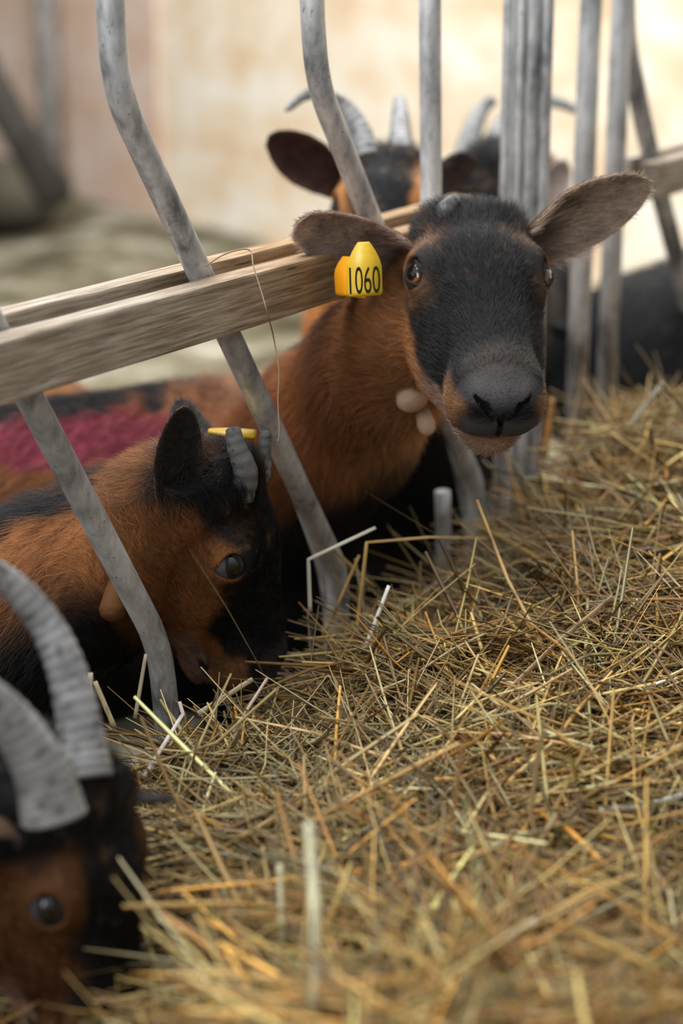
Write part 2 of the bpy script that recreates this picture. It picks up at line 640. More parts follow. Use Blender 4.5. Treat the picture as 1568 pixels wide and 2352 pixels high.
def horn_mesh(ctrl, r0, r1, rings=14, amp=.07, ell=.75, up=(0, 1, 0), base=(.20, .195, .19), dark=(.07, .066, .064), n=110):
    pts = catmull(ctrl, n)
    u = np.linspace(0, 1, n)
    rad = (r0 + (r1 - r0) * u ** .9)
    rad = rad * np.sqrt(np.clip(1 - ((u - .95) / .052).clip(0, 1) ** 2, .02, 1))
    ring = (u * rings) % 1
    fade = sstep(u, .95, .6)
    rad = rad * (1 + amp * fade * (1 - np.abs(2 * ring - 1) ** 1.5 - .5))
    V, Q = tube(pts, rad, 22, ell=ell, up=up)
    cc = np.array(base)[None] * (.72 + .5 * (1 - np.abs(2 * ring - 1)))[:, None] * (1 - fade[:, None] * .0)
    nz = vnoise(V, 90.)
    C = np.vstack([np.repeat(cc, 22, 0), cc[:1], cc[-1:]])
    C = C * (.65 + .7 * nz[:, None])
    C = np.where((vnoise(V, 260.) > .72)[:, None], np.array(dark), C)
    return V, Q, C


def grow_fur(name, parent, V, Q, N, C, comb, flen, dens, count, rad=.00011, lift=.35, view=True, jit=.25, K=4, seed=1):
    rg = np.random.default_rng(seed)
    T = np.vstack([Q[:, [0, 1, 2]], Q[:, [0, 2, 3]]])
    a, b, c = V[T[:, 0]], V[T[:, 1]], V[T[:, 2]]
    ar = np.linalg.norm(np.cross(b - a, c - a), axis=1) * .5
    ctr = (a + b + c) / 3
    w = ar * dens[T].mean(1)
    if view:
        tov = unit(CPOS - ctr)
        fn = unit(N[T].mean(1))
        w = w * ((fn * tov).sum(1) > -.45)
    if w.sum() <= 0:
        return None
    cum = np.cumsum(w)
    ti = np.searchsorted(cum, rg.random(count) * cum[-1])
    r1, r2 = np.sqrt(rg.random(count)), rg.random(count)
    bc = np.stack([1 - r1, r1 * (1 - r2), r1 * r2], 1)
    tt = T[ti]
    lerp = lambda X: (X[tt] * (bc[..., None] if X.ndim == 2 else bc)).sum(1)
    p, n, cb, ln, cl = lerp(V), unit(lerp(N)), lerp(comb), lerp(flen), lerp(C)
    # clumpy waviness shared by neighbours
    cl_n = np.stack([vnoise(p + o, 110.) for o in (0, 3.3, 7.7)], 1) - .5
    cb = unit(cb + cl_n * .9 + rg.normal(0, jit * .6, p.shape))
    tg = cb - n * (cb * n).sum(1)[:, None]
    tg = unit(tg)
    ln = ln * rg.uniform(.65, 1.2, count)
    lf = lift * rg.uniform(.6, 1.4, count)
    d0 = unit(tg * (1 - lf[:, None]) + n * lf[:, None])
    d1 = unit(tg * (1 - .35 * lf[:, None]) + n * .35 * lf[:, None])
    pts = np.zeros((count, K, 3), np.float32)
    x = p - n * .0004
    pts[:, 0] = x
    for k in range(1, K):
        f = (k - .5) / (K - 1)
        x = x + (d0 * (1 - f) + d1 * f) * (ln / (K - 1))[:, None]
        pts[:, k] = x
    tone = rg.normal(0, .16, count)
    light = (rg.random(count) < .15)
    cl = cl * np.exp(tone)[:, None] * (.8 + .4 * vnoise(p, 160.)[:, None])
    cl = np.where(light[:, None], cl * 1.6 + .022, cl)  # random pale hairs, brightened to put sheen into the black fur colour
    hc = bpy.data.hair_curves.new(name)
    hc.add_curves([K] * count)
    hc.points.foreach_set('position', pts.ravel())
    ra = hc.attributes.get('radius') or hc.attributes.new('radius', 'FLOAT', 'POINT')
    prof = np.array([1, .9, .65, .15]) if K == 4 else np.linspace(1, .15, K)
    ra.data.foreach_set('value', (np.tile(prof, count) * np.repeat(rg.uniform(.75, 1.25, count), K) * rad).astype(np.float32))
    ca = hc.attributes.new('col', 'FLOAT_COLOR', 'POINT')
    cc = np.ones((count, K, 4), np.float32)
    cc[:, :, :3] = np.clip(cl, 0, 1)[:, None]
    ca.data.foreach_set('color', cc.ravel())
    hc.materials.append(M_FUR)
    o = bpy.data.objects.new(name, hc)
    COL.objects.link(o)
    o.parent = parent
    o.matrix_parent_inverse = Matrix.Translation(-Vector(parent.location))
    return o


def polyline_dist(p, pts):
    best = np.full(len(p), 9.)
    tan = np.zeros((len(p), 3))
    for a, b in zip(pts[:-1], pts[1:]):
        ba = b - a
        h = np.clip((p - a) @ ba / (ba @ ba), 0, 1)
        d = np.linalg.norm(p - a - h[:, None] * ba, axis=1)
        m = d < best
        best = np.where(m, d, best)
        tan[m] = unit(ba)
    return best, tan


class Goat:
    """one animal: continuous body (trunk, legs, neck, head, ears) with horns, eyes, tags and fur as parts"""

    def __init__(s, label, neck, nrad, floor_z, head=None, hs=1.0, hsy=1.0, hsx=1.0, brisket=None, rump=None, body_r=.14,
                 legs=True, ears=(), group=None):
        s.neck = [np.asarray(p, float) for p in neck]
        s.nrad = nrad
        s.rump = None if rump is None else np.asarray(rump, float)
        s.sh = s.neck[-1]
        s.br = body_r
        s.fz = floor_z
        s.head = head
        s.hs = np.array([hs * hsx, hs * hsy, hs])
        s.ears = ears
        g = s.sh * .5 + s.rump * .5 if s.rump is not None else s.sh
        s.root = thing('goat', label, 'goat', (g[0], g[1], floor_z), group)
        s.legs = legs

    def hl(s, l):
        """head-frame point -> barn"""
        R, O = s.head
        return np.asarray(l, float) * s.hs @ R.T + O

    def to_head(s, p):
        R, O = s.head
        return (p - O) @ R / s.hs

    def body_field(s, p):
        d = np.full(len(p), 9., np.float32)
        pts, rr = s.neck, s.nrad
        for i in range(len(pts) - 1):
            d = smin(d, sd_cone(p, pts[i], pts[i + 1], rr[i], rr[i + 1]), .03)
        sh, rp, r = s.sh, s.rump, s.br
        ax = unit((rp - sh) * [1, 1, 0])
        sd = np.array([-ax[1], ax[0], 0])
        Rb = np.stack([ax, sd, [0, 0, 1]], 1)
        L = np.linalg.norm(rp - sh)
        d = smin(d, sd_ell(p, sh + ax * .05 - [0, 0, .03], (.15, r * .82, r * 1.12), Rb), .05)       # ribcage
        d = smin(d, sd_ell(p, sh * .5 + rp * .5 - [0, 0, .03], (L * .55, r * 1.0, r * 1.08), Rb), .06)   # barrel
        d = smin(d, sd_ell(p, rp + [0, 0, .005], (.12, r * .82, r * .92), Rb), .05)                   # croup
        d = smin(d, sd_cone(p, sh + [0, 0, r * .78], rp + [0, 0, r * .68], .028, .03), .05)            # spine
        d = smin(d, sd_cone(p, rp + ax * .09 + [0, 0, r * .5], rp + ax * .15 + [0, 0, r * .62], .016, .008), .02)  # tail
        if s.legs:
            fz = s.fz
            for q in (-1, 1):
                a = sh + sd * q * r * .6 - [0, 0, r * .5]
                k = np.array([a[0], a[1], fz + .27]) + ax * .015
                ft = np.array([a[0], a[1], fz + .02]) - ax * .005
                d = smin(d, sd_cone(p, a, k, .045, .021), .03)
                d = smin(d, sd_cone(p, k, k * .15 + ft * .85 + [0, 0, .0], .020, .0135), .01)
                d = smin(d, sd_cone(p, ft + [0, 0, .02], ft - ax * .012, .017, .021), .008)
                a = rp + sd * q * r * .55 - [0, 0, r * .25]
                st = np.array([a[0], a[1], fz + .36]) - ax * .06
                hk = np.array([a[0], a[1], fz + .22]) + ax * .07
                ft = np.array([a[0], a[1], fz + .02]) + ax * .045
                d = smin(d, sd_cone(p, a, st, .075, .045), .04)
                d = smin(d, sd_cone(p, st, hk, .042, .020), .02)
                d = smin(d, sd_cone(p, hk, ft + [0, 0, .03], .019, .0135), .01)
                d = smin(d, sd_cone(p, ft + [0, 0, .02], ft - ax * .012, .017, .021), .008)
        return d

    def field(s, p):
        d = s.body_field(p)
        if s.head is None:
            return d
        R, O = s.head
        dist = np.linalg.norm(p - O, axis=1)
        near = dist < .27 * float(s.hs.max())
        if near.any():
            q = ((p[near] - O) @ R / s.hs).astype(np.float32)
            dh = head_sdf(q) * float(s.hs.min())
            # only the neck is blended into the skull, never the eye sockets
            far_eye = np.minimum(np.linalg.norm(q - [.044, 0, -.012], axis=1), np.linalg.norm(q - [-.044, 0, -.012], axis=1))
            k = .004 + .030 * sstep(q[:, 1], .02, -.05) * sstep(far_eye, .02, .045)
            a, b = d[near], dh
            h = np.maximum(k - np.abs(a - b), 0) / k
            d[near] = np.minimum(a, b) - h * h * k * .25
        return d

    def build(s, h_head=.0017, h_body=.004, coat=None, horns=(), eyes=True, opening=.52, lidskin=(.10, .07, .06), amber=(.30, .105, .03), fur=0, fur_r=.00012,
              fur_len=1.0, clip=None):
        parts = []
        allp = np.array(s.neck + [s.rump])
        lo = allp.min(0) - s.br - .12
        hi = allp.max(0) + s.br + .12
        lo[2] = s.fz - .02
        if s.head is not None:
            R, O = s.head
            rr = .215 * float(s.hs.max())
            hc = s.hl((0, .03, -.03))
            lo = np.minimum(lo, hc - rr)
            hi = np.maximum(hi, hc + rr)
            r_cut = .155 * float(s.hs.max())
            Vh, Qh = sculpt(lambda p: np.maximum(s.field(p), np.linalg.norm(p - hc, axis=1) - r_cut - .012).astype(np.float32),
                            hc - rr, hc + rr, h_head)
            Vb, Qb = sculpt(lambda p: np.maximum(s.field(p), r_cut - np.linalg.norm(p - hc, axis=1)).astype(np.float32), lo, hi, h_body)
            V, Q, _ = join([(Vh, Qh), (Vb, Qb)])
        else:
            V, Q = sculpt(s.field, lo, hi, h_body)
        N = vnormals(V, Q)
        # drop the inner caps from what carries fur
        C, flen, dens = coat(s, V, N)
        spine = [np.asarray(p, float) for p in s.neck] + [s.rump]
        _, tan = polyline_dist(V, spine)
        comb = unit(tan + np.array([0, 0, -.55]))
        if s.head is not None:
            q = s.to_head(V)
            Rm = s.head[0]
            hx = np.stack([q[:, 0] * 9, -np.ones(len(q)), np.zeros(len(q)) - .15], 1)
            hx = unit(hx) @ Rm.T
            wh = sstep(q[:, 1], -.085, -.045) * sstep(np.linalg.norm(q - [0, .03, -.03], axis=1), .16, .12)
            comb = unit(comb * (1 - wh[:, None]) + hx * wh[:, None])
            capmask = np.abs(np.linalg.norm(V - hc, axis=1) - r_cut - .006) < .0085
            inner = capmask & (s.field((V + 0).astype(np.float32)) < -.004)
            dens = dens * ~inner
        N0 = [N]
        extra = []
        if s.head is not None and eyes:
            for i in (-1, 1):
                dr = eye_dir(i)
                c = np.array([i * .0405, 0, -.0135])
                v, qd, cc = lid_ring(c, dr, .0143, opening, skin=lidskin)
                extra.append((s.hl(v), qd, cc))
        eparts = [(V, Q, C)] + extra
        nV = sum(len(e[0]) for e in eparts)
        comb = np.vstack([comb, np.tile([0, 0, 1.], (nV - len(V), 1))])
        flen = np.r_[flen, np.zeros(nV - len(V))]
        dens = np.r_[dens, np.zeros(nV - len(V))]
        for e in s.ears:
            v, qd, cc, cb, fl = ear(**e)
            eparts.append((v, qd, cc))
            comb = np.vstack([comb, cb])
            flen = np.r_[flen, fl]
            dens = np.r_[dens, np.full(len(v), 2.2)]
        V, Q, C = join(eparts)
        C = np.clip(C, 0, 1)
        body = link_mesh('body', V, Q, M_SKIN, s.root, C)
        N = vnormals(V, Q)
        if fur:
            ff = flen.copy()
            ff = ff * fur_len
            o = grow_fur('fur', s.root, V, Q, N, C, comb, ff, dens, fur, rad=fur_r, seed=len(bpy.data.objects))
        if s.head is not None and eyes:
            for i in (-1, 1):
                dr = eye_dir(i)
                c = np.array([i * .0405, 0, -.0135])
                v, qd, cc = eye_mesh(c, dr, .0143, amber)
                link_mesh('eye', s.hl(v), qd, M_EYE, s.root, cc)
        for hn in horns:
            v, qd, cc = horn_mesh(**hn)
            link_mesh('horn', v, qd, M_HORN, s.root, cc)
        s.V, s.N = V, N
        return body


def coat_factory(zth=-.03, yel=1.0, neckcol=CHEST, bodycol=BROWN, headcol=(.30, .125, .04), black_body=False, stripe=True, eye_patch=.8, mark=None,
                 dark_throat=True, face_w=.05, crown=True, cy=-.045):
    """chamois-coloured coat: chestnut with black face blaze, back stripe, throat and legs"""

    def f(s, V, N):
        n1, n2 = vnoise(V, 14.)[:, None], vnoise(V, 55.)[:, None]
        spine = [np.asarray(p, float) for p in s.neck] + [s.rump]
        d, tan = polyline_dist(V, spine)
        ax = s.rump - s.sh
        u = (V - s.sh) @ ax / (ax @ ax)
        wb = sstep(u, -.25, .15)[:, None]
        C = neckcol * (1 - wb) + bodycol * wb
        C = C * (.65 + .6 * n1) * (.85 + .3 * n2)
        if stripe:
            up = (V - (np.array(s.sh) + u[:, None] * ax))[:, 2]
            upn = np.array([0, 0, 1.]) - tan * tan[:, 2:3]
            upn = unit(upn)
            st = sstep((N * upn).sum(1) + .30 * (n2[:, 0] - .5), .84, .93)
            C = C * (1 - st[:, None]) + BLACK * 1.2 * st[:, None]
        up_ = .20 * sstep(u, .30, .0)       # the black runs higher on the chest than on the flank
        ridge = st if stripe else np.zeros(len(V))
        low = sstep(V[:, 2] - up_ + .06 * (n1[:, 0] - .5), s.sh[2] - .01, s.sh[2] - .11)[:, None]
        if dark_throat:
            C = C * (1 - low) + BLACK * low
        if black_body:
            C = BLACK * (.8 + .5 * n1) + 0 * C
        if mark is not None:
            mc, mr, mcol = mark
            w = sstep(np.linalg.norm((V - mc) / mr, axis=1) + .5 * (n2[:, 0] - .5), 1.15, .75)[:, None]
            C = C * (1 - w) + np.array(mcol) * w
        flen = np.full(len(V), .021) * (1 + .7 * ridge * sstep(u, .05, -.1))
        dens = np.full(len(V), 1.0)
        if s.head is not None:
            q = s.to_head(V)
            x, y, z = np.abs(q[:, 0]), q[:, 1], q[:, 2]
            nn = n2[:, 0] - .5
            H = np.array(headcol)[None] * (.7 + .5 * n1)
            # black blaze over crown, forehead and bridge
            zt = zth + .012 * nn - .018 * sstep(y, .03, .07)
            bl = sstep(z, zt - .006, zt + .006)
            bl = bl * np.maximum(sstep(x + .012 * nn, face_w + .006, face_w - .005), sstep(y, -.03, -.045))
            if crown:
                bl = np.maximum(bl, sstep(y + .02 * nn, cy, cy - .012) * sstep(z, -.07, -.05))
            H = H * (1 - bl[:, None]) + BLACK * bl[:, None]
            fleck = sstep(vnoise(V * [1, 1, 1], 130.), .70, .85) * .5 * sstep(y, .06, .0)
            H = H * (1 - fleck[:, None]) + np.array([.13, .075, .04]) * fleck[:, None]
            rusty = sstep(y + .02 * nn, .088, .104) * sstep(y, .138, .128) * sstep(z + .01 * nn, -.054, -.044) * sstep(z, -.018, -.026) * sstep(x, .016, .022)
            H = H * (1 - rusty[:, None]) + np.array([.20, .095, .038]) * rusty[:, None]
            # warm patch above and in front of the eye
            e = np.stack([x - .036, y + .022, z - .002], 1)
            ep = np.exp(-(e ** 2).sum(1) / (.0125 ** 2)) * .45 + .45 * np.exp(-((np.stack([x - .043, y - .018, z + .012], 1)) ** 2).sum(1) / (.011 ** 2))
            ep = np.clip(ep * (1.1 + nn), 0, 1) * eye_patch
            H = H * (1 - ep[:, None]) + TAN * .75 * ep[:, None]
            # grey nose pad and lips, tan chin
            gr = sstep(y, .114, .124) * sstep(z, -.028, -.016) + sstep(y, .117, .126) * sstep(z, -.060, -.054) * sstep(z, -.030, -.040) * sstep(x, .031, .023)
            gr = np.clip(gr, 0, 1)
            H = H * (1 - gr[:, None]) + GREY * gr[:, None]
            gb = sstep(y, .090, .112) * sstep(z, -.018, -.006) * .40
            H = H * (1 - gb[:, None]) + np.array([.11, .09, .075]) * gb[:, None]
            no = np.clip(sstep(np.min([np.linalg.norm(np.stack([x - a, (y - b) * .5, z - c], 1), axis=1) for a, b, c in
                                       ((.0055, .137, -.031), (.009, .137, -.027), (.0125, .136, -.0225), (.016, .134, -.019))], 0), .0048, .0030)
                         + sstep(np.abs(z + .0590 - .12 * (y - .13) * (y < .12)), .0042, .0024) * sstep(y, .085, .1) * sstep(y, .135, .130)
                         + sstep(x, .0032, .0016) * sstep(z, -.031, -.034) * sstep(z, -.060, -.057) * sstep(y, .12, .13), 0, 1)
            ch = sstep(y, .055, .085) * sstep(z, -.052, -.058)
            H = H * (1 - ch[:, None]) + np.array([.30, .185, .125]) * ch[:, None]
            H = H * (1 - no[:, None]) + np.array([.008, .007, .008]) * no[:, None]
            wh = sstep(y, -.100, -.078) * sstep(np.linalg.norm(q - [0, .03, -.03], axis=1), .155, .13)
            wh = wh * sstep(z, -.115, -.095)
            C = C * (1 - wh[:, None]) + H * wh[:, None]
            fl = .0075 + .004 * sstep(z, -.02, -.07) + .009 * sstep(y, -.03, -.05)
            fl = np.where((gr > .5) | (no > .3), .0016, fl)
            fl = fl * (1 - .45 * sstep(y, .06, .11))
            flen = flen * (1 - wh) + fl * wh
            ed = np.min([np.linalg.norm(q - [i * .051, .002, -.007], axis=1) for i in (-1, 1)], 0)
            flen = flen * sstep(ed, .012, .032) + .0015
            dens = 1.0 + 2.2 * wh
            dens = dens * sstep(ed, .0135, .0165) * (1 - .9 * no * wh)
        else:
            flen = flen * 1.0
        return C, flen, dens
    return f

# ---------------------------------------------------------------- the barn
def box(name, lo, hi, material, parent=None, rotz=0.0, loc=(0, 0, 0), bevel=0.0, kind=None, jitter=0.0):
    """axis-aligned box in its own frame, standing at loc turned by rotz"""
    bpy_me = bpy.data.meshes.new(name)
    import bmesh
    bm = bmesh.new()
    bmesh.ops.create_cube(bm, size=1)
    lo, hi = Vector(lo), Vector(hi)
    for v in bm.verts:
        v.co = Vector([(lo[k] + hi[k]) / 2 + v.co[k] * (hi[k] - lo[k]) for k in range(3)])
    if jitter:
        n = int((hi[0] - lo[0]) / .03)
        es = [e for e in bm.edges if abs(e.verts[0].co.x - e.verts[1].co.x) > .01]
        bmesh.ops.subdivide_edges(bm, edges=es, cuts=max(n, 1))
    if bevel:
        es = [e for e in bm.edges if e.calc_face_angle(0) > .5]
        bmesh.ops.bevel(bm, geom=es, offset=bevel, segments=2, affect='EDGES', profile=.6)
    if jitter:
        co = np.array([v.co for v in bm.verts])
        d1, d2 = vnoise(co * [1, 3, 3], 9.) - .5, vnoise(co * [1, 3, 3] + 5, 13.) - .5
        for v, a, b in zip(bm.verts, d1, d2):
            v.co.z += a * jitter
            v.co.y += b * jitter
    bm.to_mesh(bpy_me)
    bm.free()
    bpy_me.materials.append(material)
    o = bpy.data.objects.new(name, bpy_me)
    COL.objects.link(o)
    o.parent = parent
    base = Vector(parent.location) if parent is not None else Vector((0, 0, 0))
    o.location = Vector(loc) - base
    o.rotation_euler = (0, 0, rotz)
    if kind:
        o['kind'] = kind
    return o


PEN_Z = 0.10      # straw bedding behind the fence
TABLE_Z = 0.40    # feed ledge the hay lies on

# straw bedding: gently uneven floor of the pen
gx = np.linspace(-6, 7, 131)
gy = np.linspace(-2, 11, 131)
X, Y = np.meshgrid(gx, gy, indexing='ij')
pp = np.stack([X.ravel(), Y.ravel(), 0 * X.ravel()], 1)
Z = PEN_Z + .05 * (vnoise(pp, 2.2) - .5) + .03 * (vnoise(pp, 6.) - .5)
Vf = np.stack([X.ravel(), Y.ravel(), Z - .03], 1)
i = np.arange(130)[:, None] * 131
j = np.arange(130)[None]
Qf = np.stack([i + j, i + 131 + j, i + 132 + j, i + 1 + j], -1).reshape(-1, 4)
fl = link_mesh('floor', Vf, Qf, M_BED)
fl['kind'] = 'structure'

# back wall of pressed board, running from far left to nearer right, and a rougher panel at the left
wa, wb = P(150, 452, 1), P(1290, 700, 1)


def on_floor(px, py, z=PEN_Z - .03):
    r = P(px, py, 1.0) - CPOS
    return CPOS + r * ((z - CAM_Z) / r[2])


A, B = on_floor(120, 445), on_floor(1290, 705)
wd = unit((B - A) * [1, 1, 0])
wang = math.atan2(wd[1], wd[0])
box('wall_back', (-.0, 0, -.15), (9.0, .12, 3.4), M_OSB, rotz=wang, loc=A + wd * float(np.linalg.norm(on_floor(395, 500) - A) * 1.0), kind='structure')
SEAM = A + wd * float(np.linalg.norm(on_floor(395, 500) - A))
box('wall_left', (-4.5, -.012, -.15), (0, .12, 3.4), M_OSB2, rotz=wang, loc=SEAM, kind='structure')

# ---------------------------------------------------------------- feed fence
F0 = P(0, 860, 1.33)
F1 = P(1568, 400, 2.43)
FU = unit((F1 - F0) * [1, 1, 0])
FN = np.array([FU[1], -FU[0], 0])
FANG = math.atan2(FU[1], FU[0])
RAIL_Z = float(F0[2])


def onf(px, py, off=0.0):
    """where the view ray of a pixel meets the upright plane of the fence (off = metres towards the feed aisle)"""
    r = P(px, py, 1.0) - CPOS
    t = ((F0 + FN * off - CPOS) @ FN) / (r @ FN)
    return CPOS + r * t


def along(s, off, z):
    q = F0 + FU * s + FN * off
    return np.array([q[0], q[1], z])


def sof(p):
    return float((np.asarray(p) - F0) @ FU)


BT = .024          # board thickness
GAP = .026
T_OFF = -(BT + GAP / 2)      # the bars run between the two boards
RH = .0445 / 2

fence = thing('feed_fence', 'galvanised feed fence of slanted bars clamped between two weathered wooden boards', 'fence', along(.35, T_OFF, TABLE_Z))
s0, s1 = -.75, sof(onf(1190, 400))
rb = box('rail_board', (s0, -BT, -RH), (s1, 0, RH), M_WOOD, fence, FANG, (F0[0], F0[1], RAIL_Z), bevel=.0022, jitter=.0022)
q = F0 - FN * (BT + GAP)
rb2 = box('rail_board', (s0, -BT, -RH + .004), (s1, 0, RH + .003), M_WOOD, fence, FANG, (q[0], q[1], RAIL_Z), bevel=.0025, jitter=.003)
rb2['label'] = 'rear board behind the bars'
# local y of a box turned by FANG points away from the aisle: flip so boards lie behind the front face
for o, f in ((rb, F0), (rb2, q)):
    o.location = Vector((f[0], f[1], RAIL_Z)) + Vector(FN * -BT * 0) - Vector(fence.location)
    for v in o.data.vertices:
        v.co.y += BT
BR = .0108


def bar(ctrl, parent, r=BR, name='bar', n=60, seg=20):
    pts = catmull(ctrl, n) if len(ctrl) > 2 else np.linspace(ctrl[0], ctrl[1], 12)
    V, Q = tube(pts, r, seg, up=FN)
    return link_mesh(name, V, Q, M_GALV, parent)


def bent(pix, off=T_OFF, top=None, bot=None, r=BR, parent=None):
    """bar through fence-plane points with rounded bends; runs on to the given heights"""
    c = [onf(x, y, off) for x, y in pix]
    if top is not None:
        d = c[0] - c[1]
        c = [np.array([c[0][0], c[0][1], top])] + c
    if bot is not None:
        c = c + [np.array([c[-1][0], c[-1][1], bot])]
    # round corners by densifying
    out = [c[0]]
    for k in range(1, len(c) - 1):
        a, b, e = c[k - 1], c[k], c[k + 1]
        l = min(.035, .45 * np.linalg.norm(b - a), .45 * np.linalg.norm(e - b))
        p, s_ = b + unit(a - b) * l, b + unit(e - b) * l
        for t in np.linspace(0, 1, 7):
            out.append((1 - t) ** 2 * p + 2 * t * (1 - t) * b + t * t * s_)
    out.append(c[-1])
    out = np.array(out)
    V, Q = tube(out, r, 20, up=FN)
    return link_mesh('bar', V, Q, M_GALV, parent if parent is not None else fence)


TOP, BOT = 1.62, .34
bent([(252, 0), (268, 215), (770, 1300), (776, 1360)], top=TOP, bot=BOT)       # first slanted bar
bent([(715, 0), (728, 190), (1090, 1115), (1098, 1190)], top=TOP, bot=BOT)      # second slanted bar
bent([(-180, 330), (-165, 470), (365, 1478), (384, 1650)], top=TOP, bot=BOT)    # slanted bar at the left edge
bent([(987, 0), (990, 470)], top=TOP, bot=RAIL_Z - .035)                          # straight bar, held in the rail
bent([(1016, 1128), (1018, 1240)], bot=BOT, r=.0085)                              # its lower stub
# slim inner bars of the lower half
bent([(666, 1085), (742, 1300), (758, 1410)], off=T_OFF - .032, bot=BOT, r=.0062)
bent([(1012, 900), (1066, 1130), (1080, 1230)], off=T_OFF - .032, bot=BOT, r=.0062)
# bottom and top tubes that tie the bars
for z in (.35, TOP):
    V, Q = tube([along(s0, T_OFF, z), along(s1, T_OFF, z)], .013, 20)
    link_mesh('cross_tube', V, Q, M_GALV, fence)


def profile_post(name, label, base, w, d, z0, z1, grooves):
    """rolled steel post: rectangular section with lengthwise grooves"""
    pr = [(-w / 2 + .004, -d / 2), (-w * .30, -d / 2), (-w * .26, -d / 2 + .005), (-w * .20, -d / 2 + .005), (-w * .16, -d / 2),
          (w * .10, -d / 2), (w * .14, -d / 2 + .005), (w * .20, -d / 2 + .005), (w * .24, -d / 2), (w / 2 - .004, -d / 2),
          (w / 2, -d / 2 + .004), (w / 2, d / 2 - .004), (w / 2 - .004, d / 2), (-w / 2 + .004, d / 2), (-w / 2, d / 2 - .004), (-w / 2, -d / 2 + .004)]
    n = len(pr)
    zs = np.linspace(z0, z1, 14)
    V = np.array([[base[0] + x * np.cos(.12) - y * np.sin(.12), base[1] + x * np.sin(.12) + y * np.cos(.12), z] for z in zs for x, y in pr])
    i = np.arange(len(zs) - 1)[:, None] * n
    j = np.arange(n)[None]
    Q = np.stack([i + j, i + (j + 1) % n, i + n + (j + 1) % n, i + n + j], -1).reshape(-1, 4)
    e = (len(zs) - 1) * n
    caps = [[a, a + 1, n - 2 - a, n - 1 - a] for a in range(n // 2 - 1)]
    caps = np.array(caps)
    Q = np.vstack([Q, caps[:, ::-1], caps + e])
    o = link_mesh(name, V, Q, M_GALV, smooth=False)
    return tag(o, label, 'post')


pb = onf(1212, 300, -.02)
profile_post('fence_post', 'wide galvanised post behind the alert goat, grooved lengthwise', pb, .0395, .05, TABLE_Z, 1.75, 2)
q = onf(1160, 300, -.03)
V, Q = tube([[q[0], q[1], 1.70], [q[0], q[1], BOT]], .0050, 14)
tag(link_mesh('locking_rod', V, Q, M_GALV), 'slim steel rod running close along the left side of the wide post', 'rod')

# second panel to the right of the post
fence2 = thing('feed_fence', 'farther feed fence panel at the right edge with two straight bars and one splayed bar', 'fence', along(1.15, T_OFF, TABLE_Z))
bent([(1358, 0), (1352, 100)], top=TOP, bot=BOT, r=.0128, parent=fence2)
bent([(1428, 0), (1424, 100)], top=TOP, bot=BOT, r=.0124, parent=fence2)
bent([(1434, 0), (1440, 105), (1492, 355), (1622, 860), (1660, 1000)], top=TOP, bot=BOT, r=.012, parent=fence2)
for px, py in ((1338, 760), (1400, 800)):
    p_ = onf(px, py, T_OFF - .035)
    V, Q = tube([p_ + [0, 0, .02], [p_[0], p_[1], BOT]], .0050, 12)
    link_mesh('locking_rod', V, Q, M_GALV, fence2)
r0 = sof(onf(1511, 400)) 
r00 = sof(onf(1447, 400, -BT - GAP))
b1 = box('rail_board', (r0, 0, -RH), (r0 + .9, BT, RH), M_WOOD, fence2, FANG, (F0[0], F0[1], RAIL_Z), bevel=.0025, jitter=.002)
q = F0 - FN * (BT + GAP)
b2 = box('rail_board', (r00, 0, -RH), (r0 + .9, BT, RH), M_WOOD, fence2, FANG, (q[0], q[1], RAIL_Z), bevel=.0025, jitter=.002)
for z in (.35, TOP):
    V, Q = tube([along(s1 + .06, T_OFF, z), along(r0 + .9, T_OFF, z)], .013, 20)
    link_mesh('cross_tube', V, Q, M_GALV, fence2)

# feed ledge under the hay
box('floor_feed_ledge', (-1.2, -3.2, -.5), (3.0, -.0, TABLE_Z), M_CONC, None, FANG, (F0[0], F0[1], 0), kind='structure').name = 'trim_1'

# loose twine caught on the board
tw = [P(470, 612, 1.555), P(520, 582, 1.56), P(572, 574, 1.575), P(582, 612, 1.565), P(600, 670, 1.56), P(614, 720, 1.56), P(628, 775, 1.60), P(640, 850, 1.60), P(638, 920, 1.60), P(641, 985, 1.60), P(638, 1015, 1.60)]
V, Q = tube(catmull(tw, 90), .0006, 6)
M_TWINE = flat_mat('twine_fibre', (.36, .24, .15), .8)
tag(link_mesh('twine', V, Q, M_TWINE), 'thin loose twine hanging over the wooden board', 'twine')

# far left background: upright steel pole and a leaning dark timber, pale lamp-like cap
pq = on_floor(128, 452)
V, Q = tube([[pq[0] - .0, pq[1] - .07, PEN_Z - .05], [pq[0], pq[1] - .07, 3.2]], .054, 20)
tag(link_mesh('barn_pole', V, Q, M_GALV), 'blurred upright grey steel pole in front of the back wall', 'pole')
M_DARKW = noise_mat('dark_timber', [(.3, (.022, .022, .020)), (.7, (.07, .062, .055))], scale=12, rough=.8)
a_, b_ = P(112, 430, 7.2), P(-88, 70, 7.2)
ds = unit(b_ - a_)
pts = [a_ - ds * .05, a_ + ds * .7, a_ + ds * 1.4]
V, Q = tube(pts, .10, 4, ell=.8)
tag(link_mesh('timber_brace', V, Q, M_DARKW, smooth=False), 'dark timber leaning diagonally by the far left pole', 'timber')


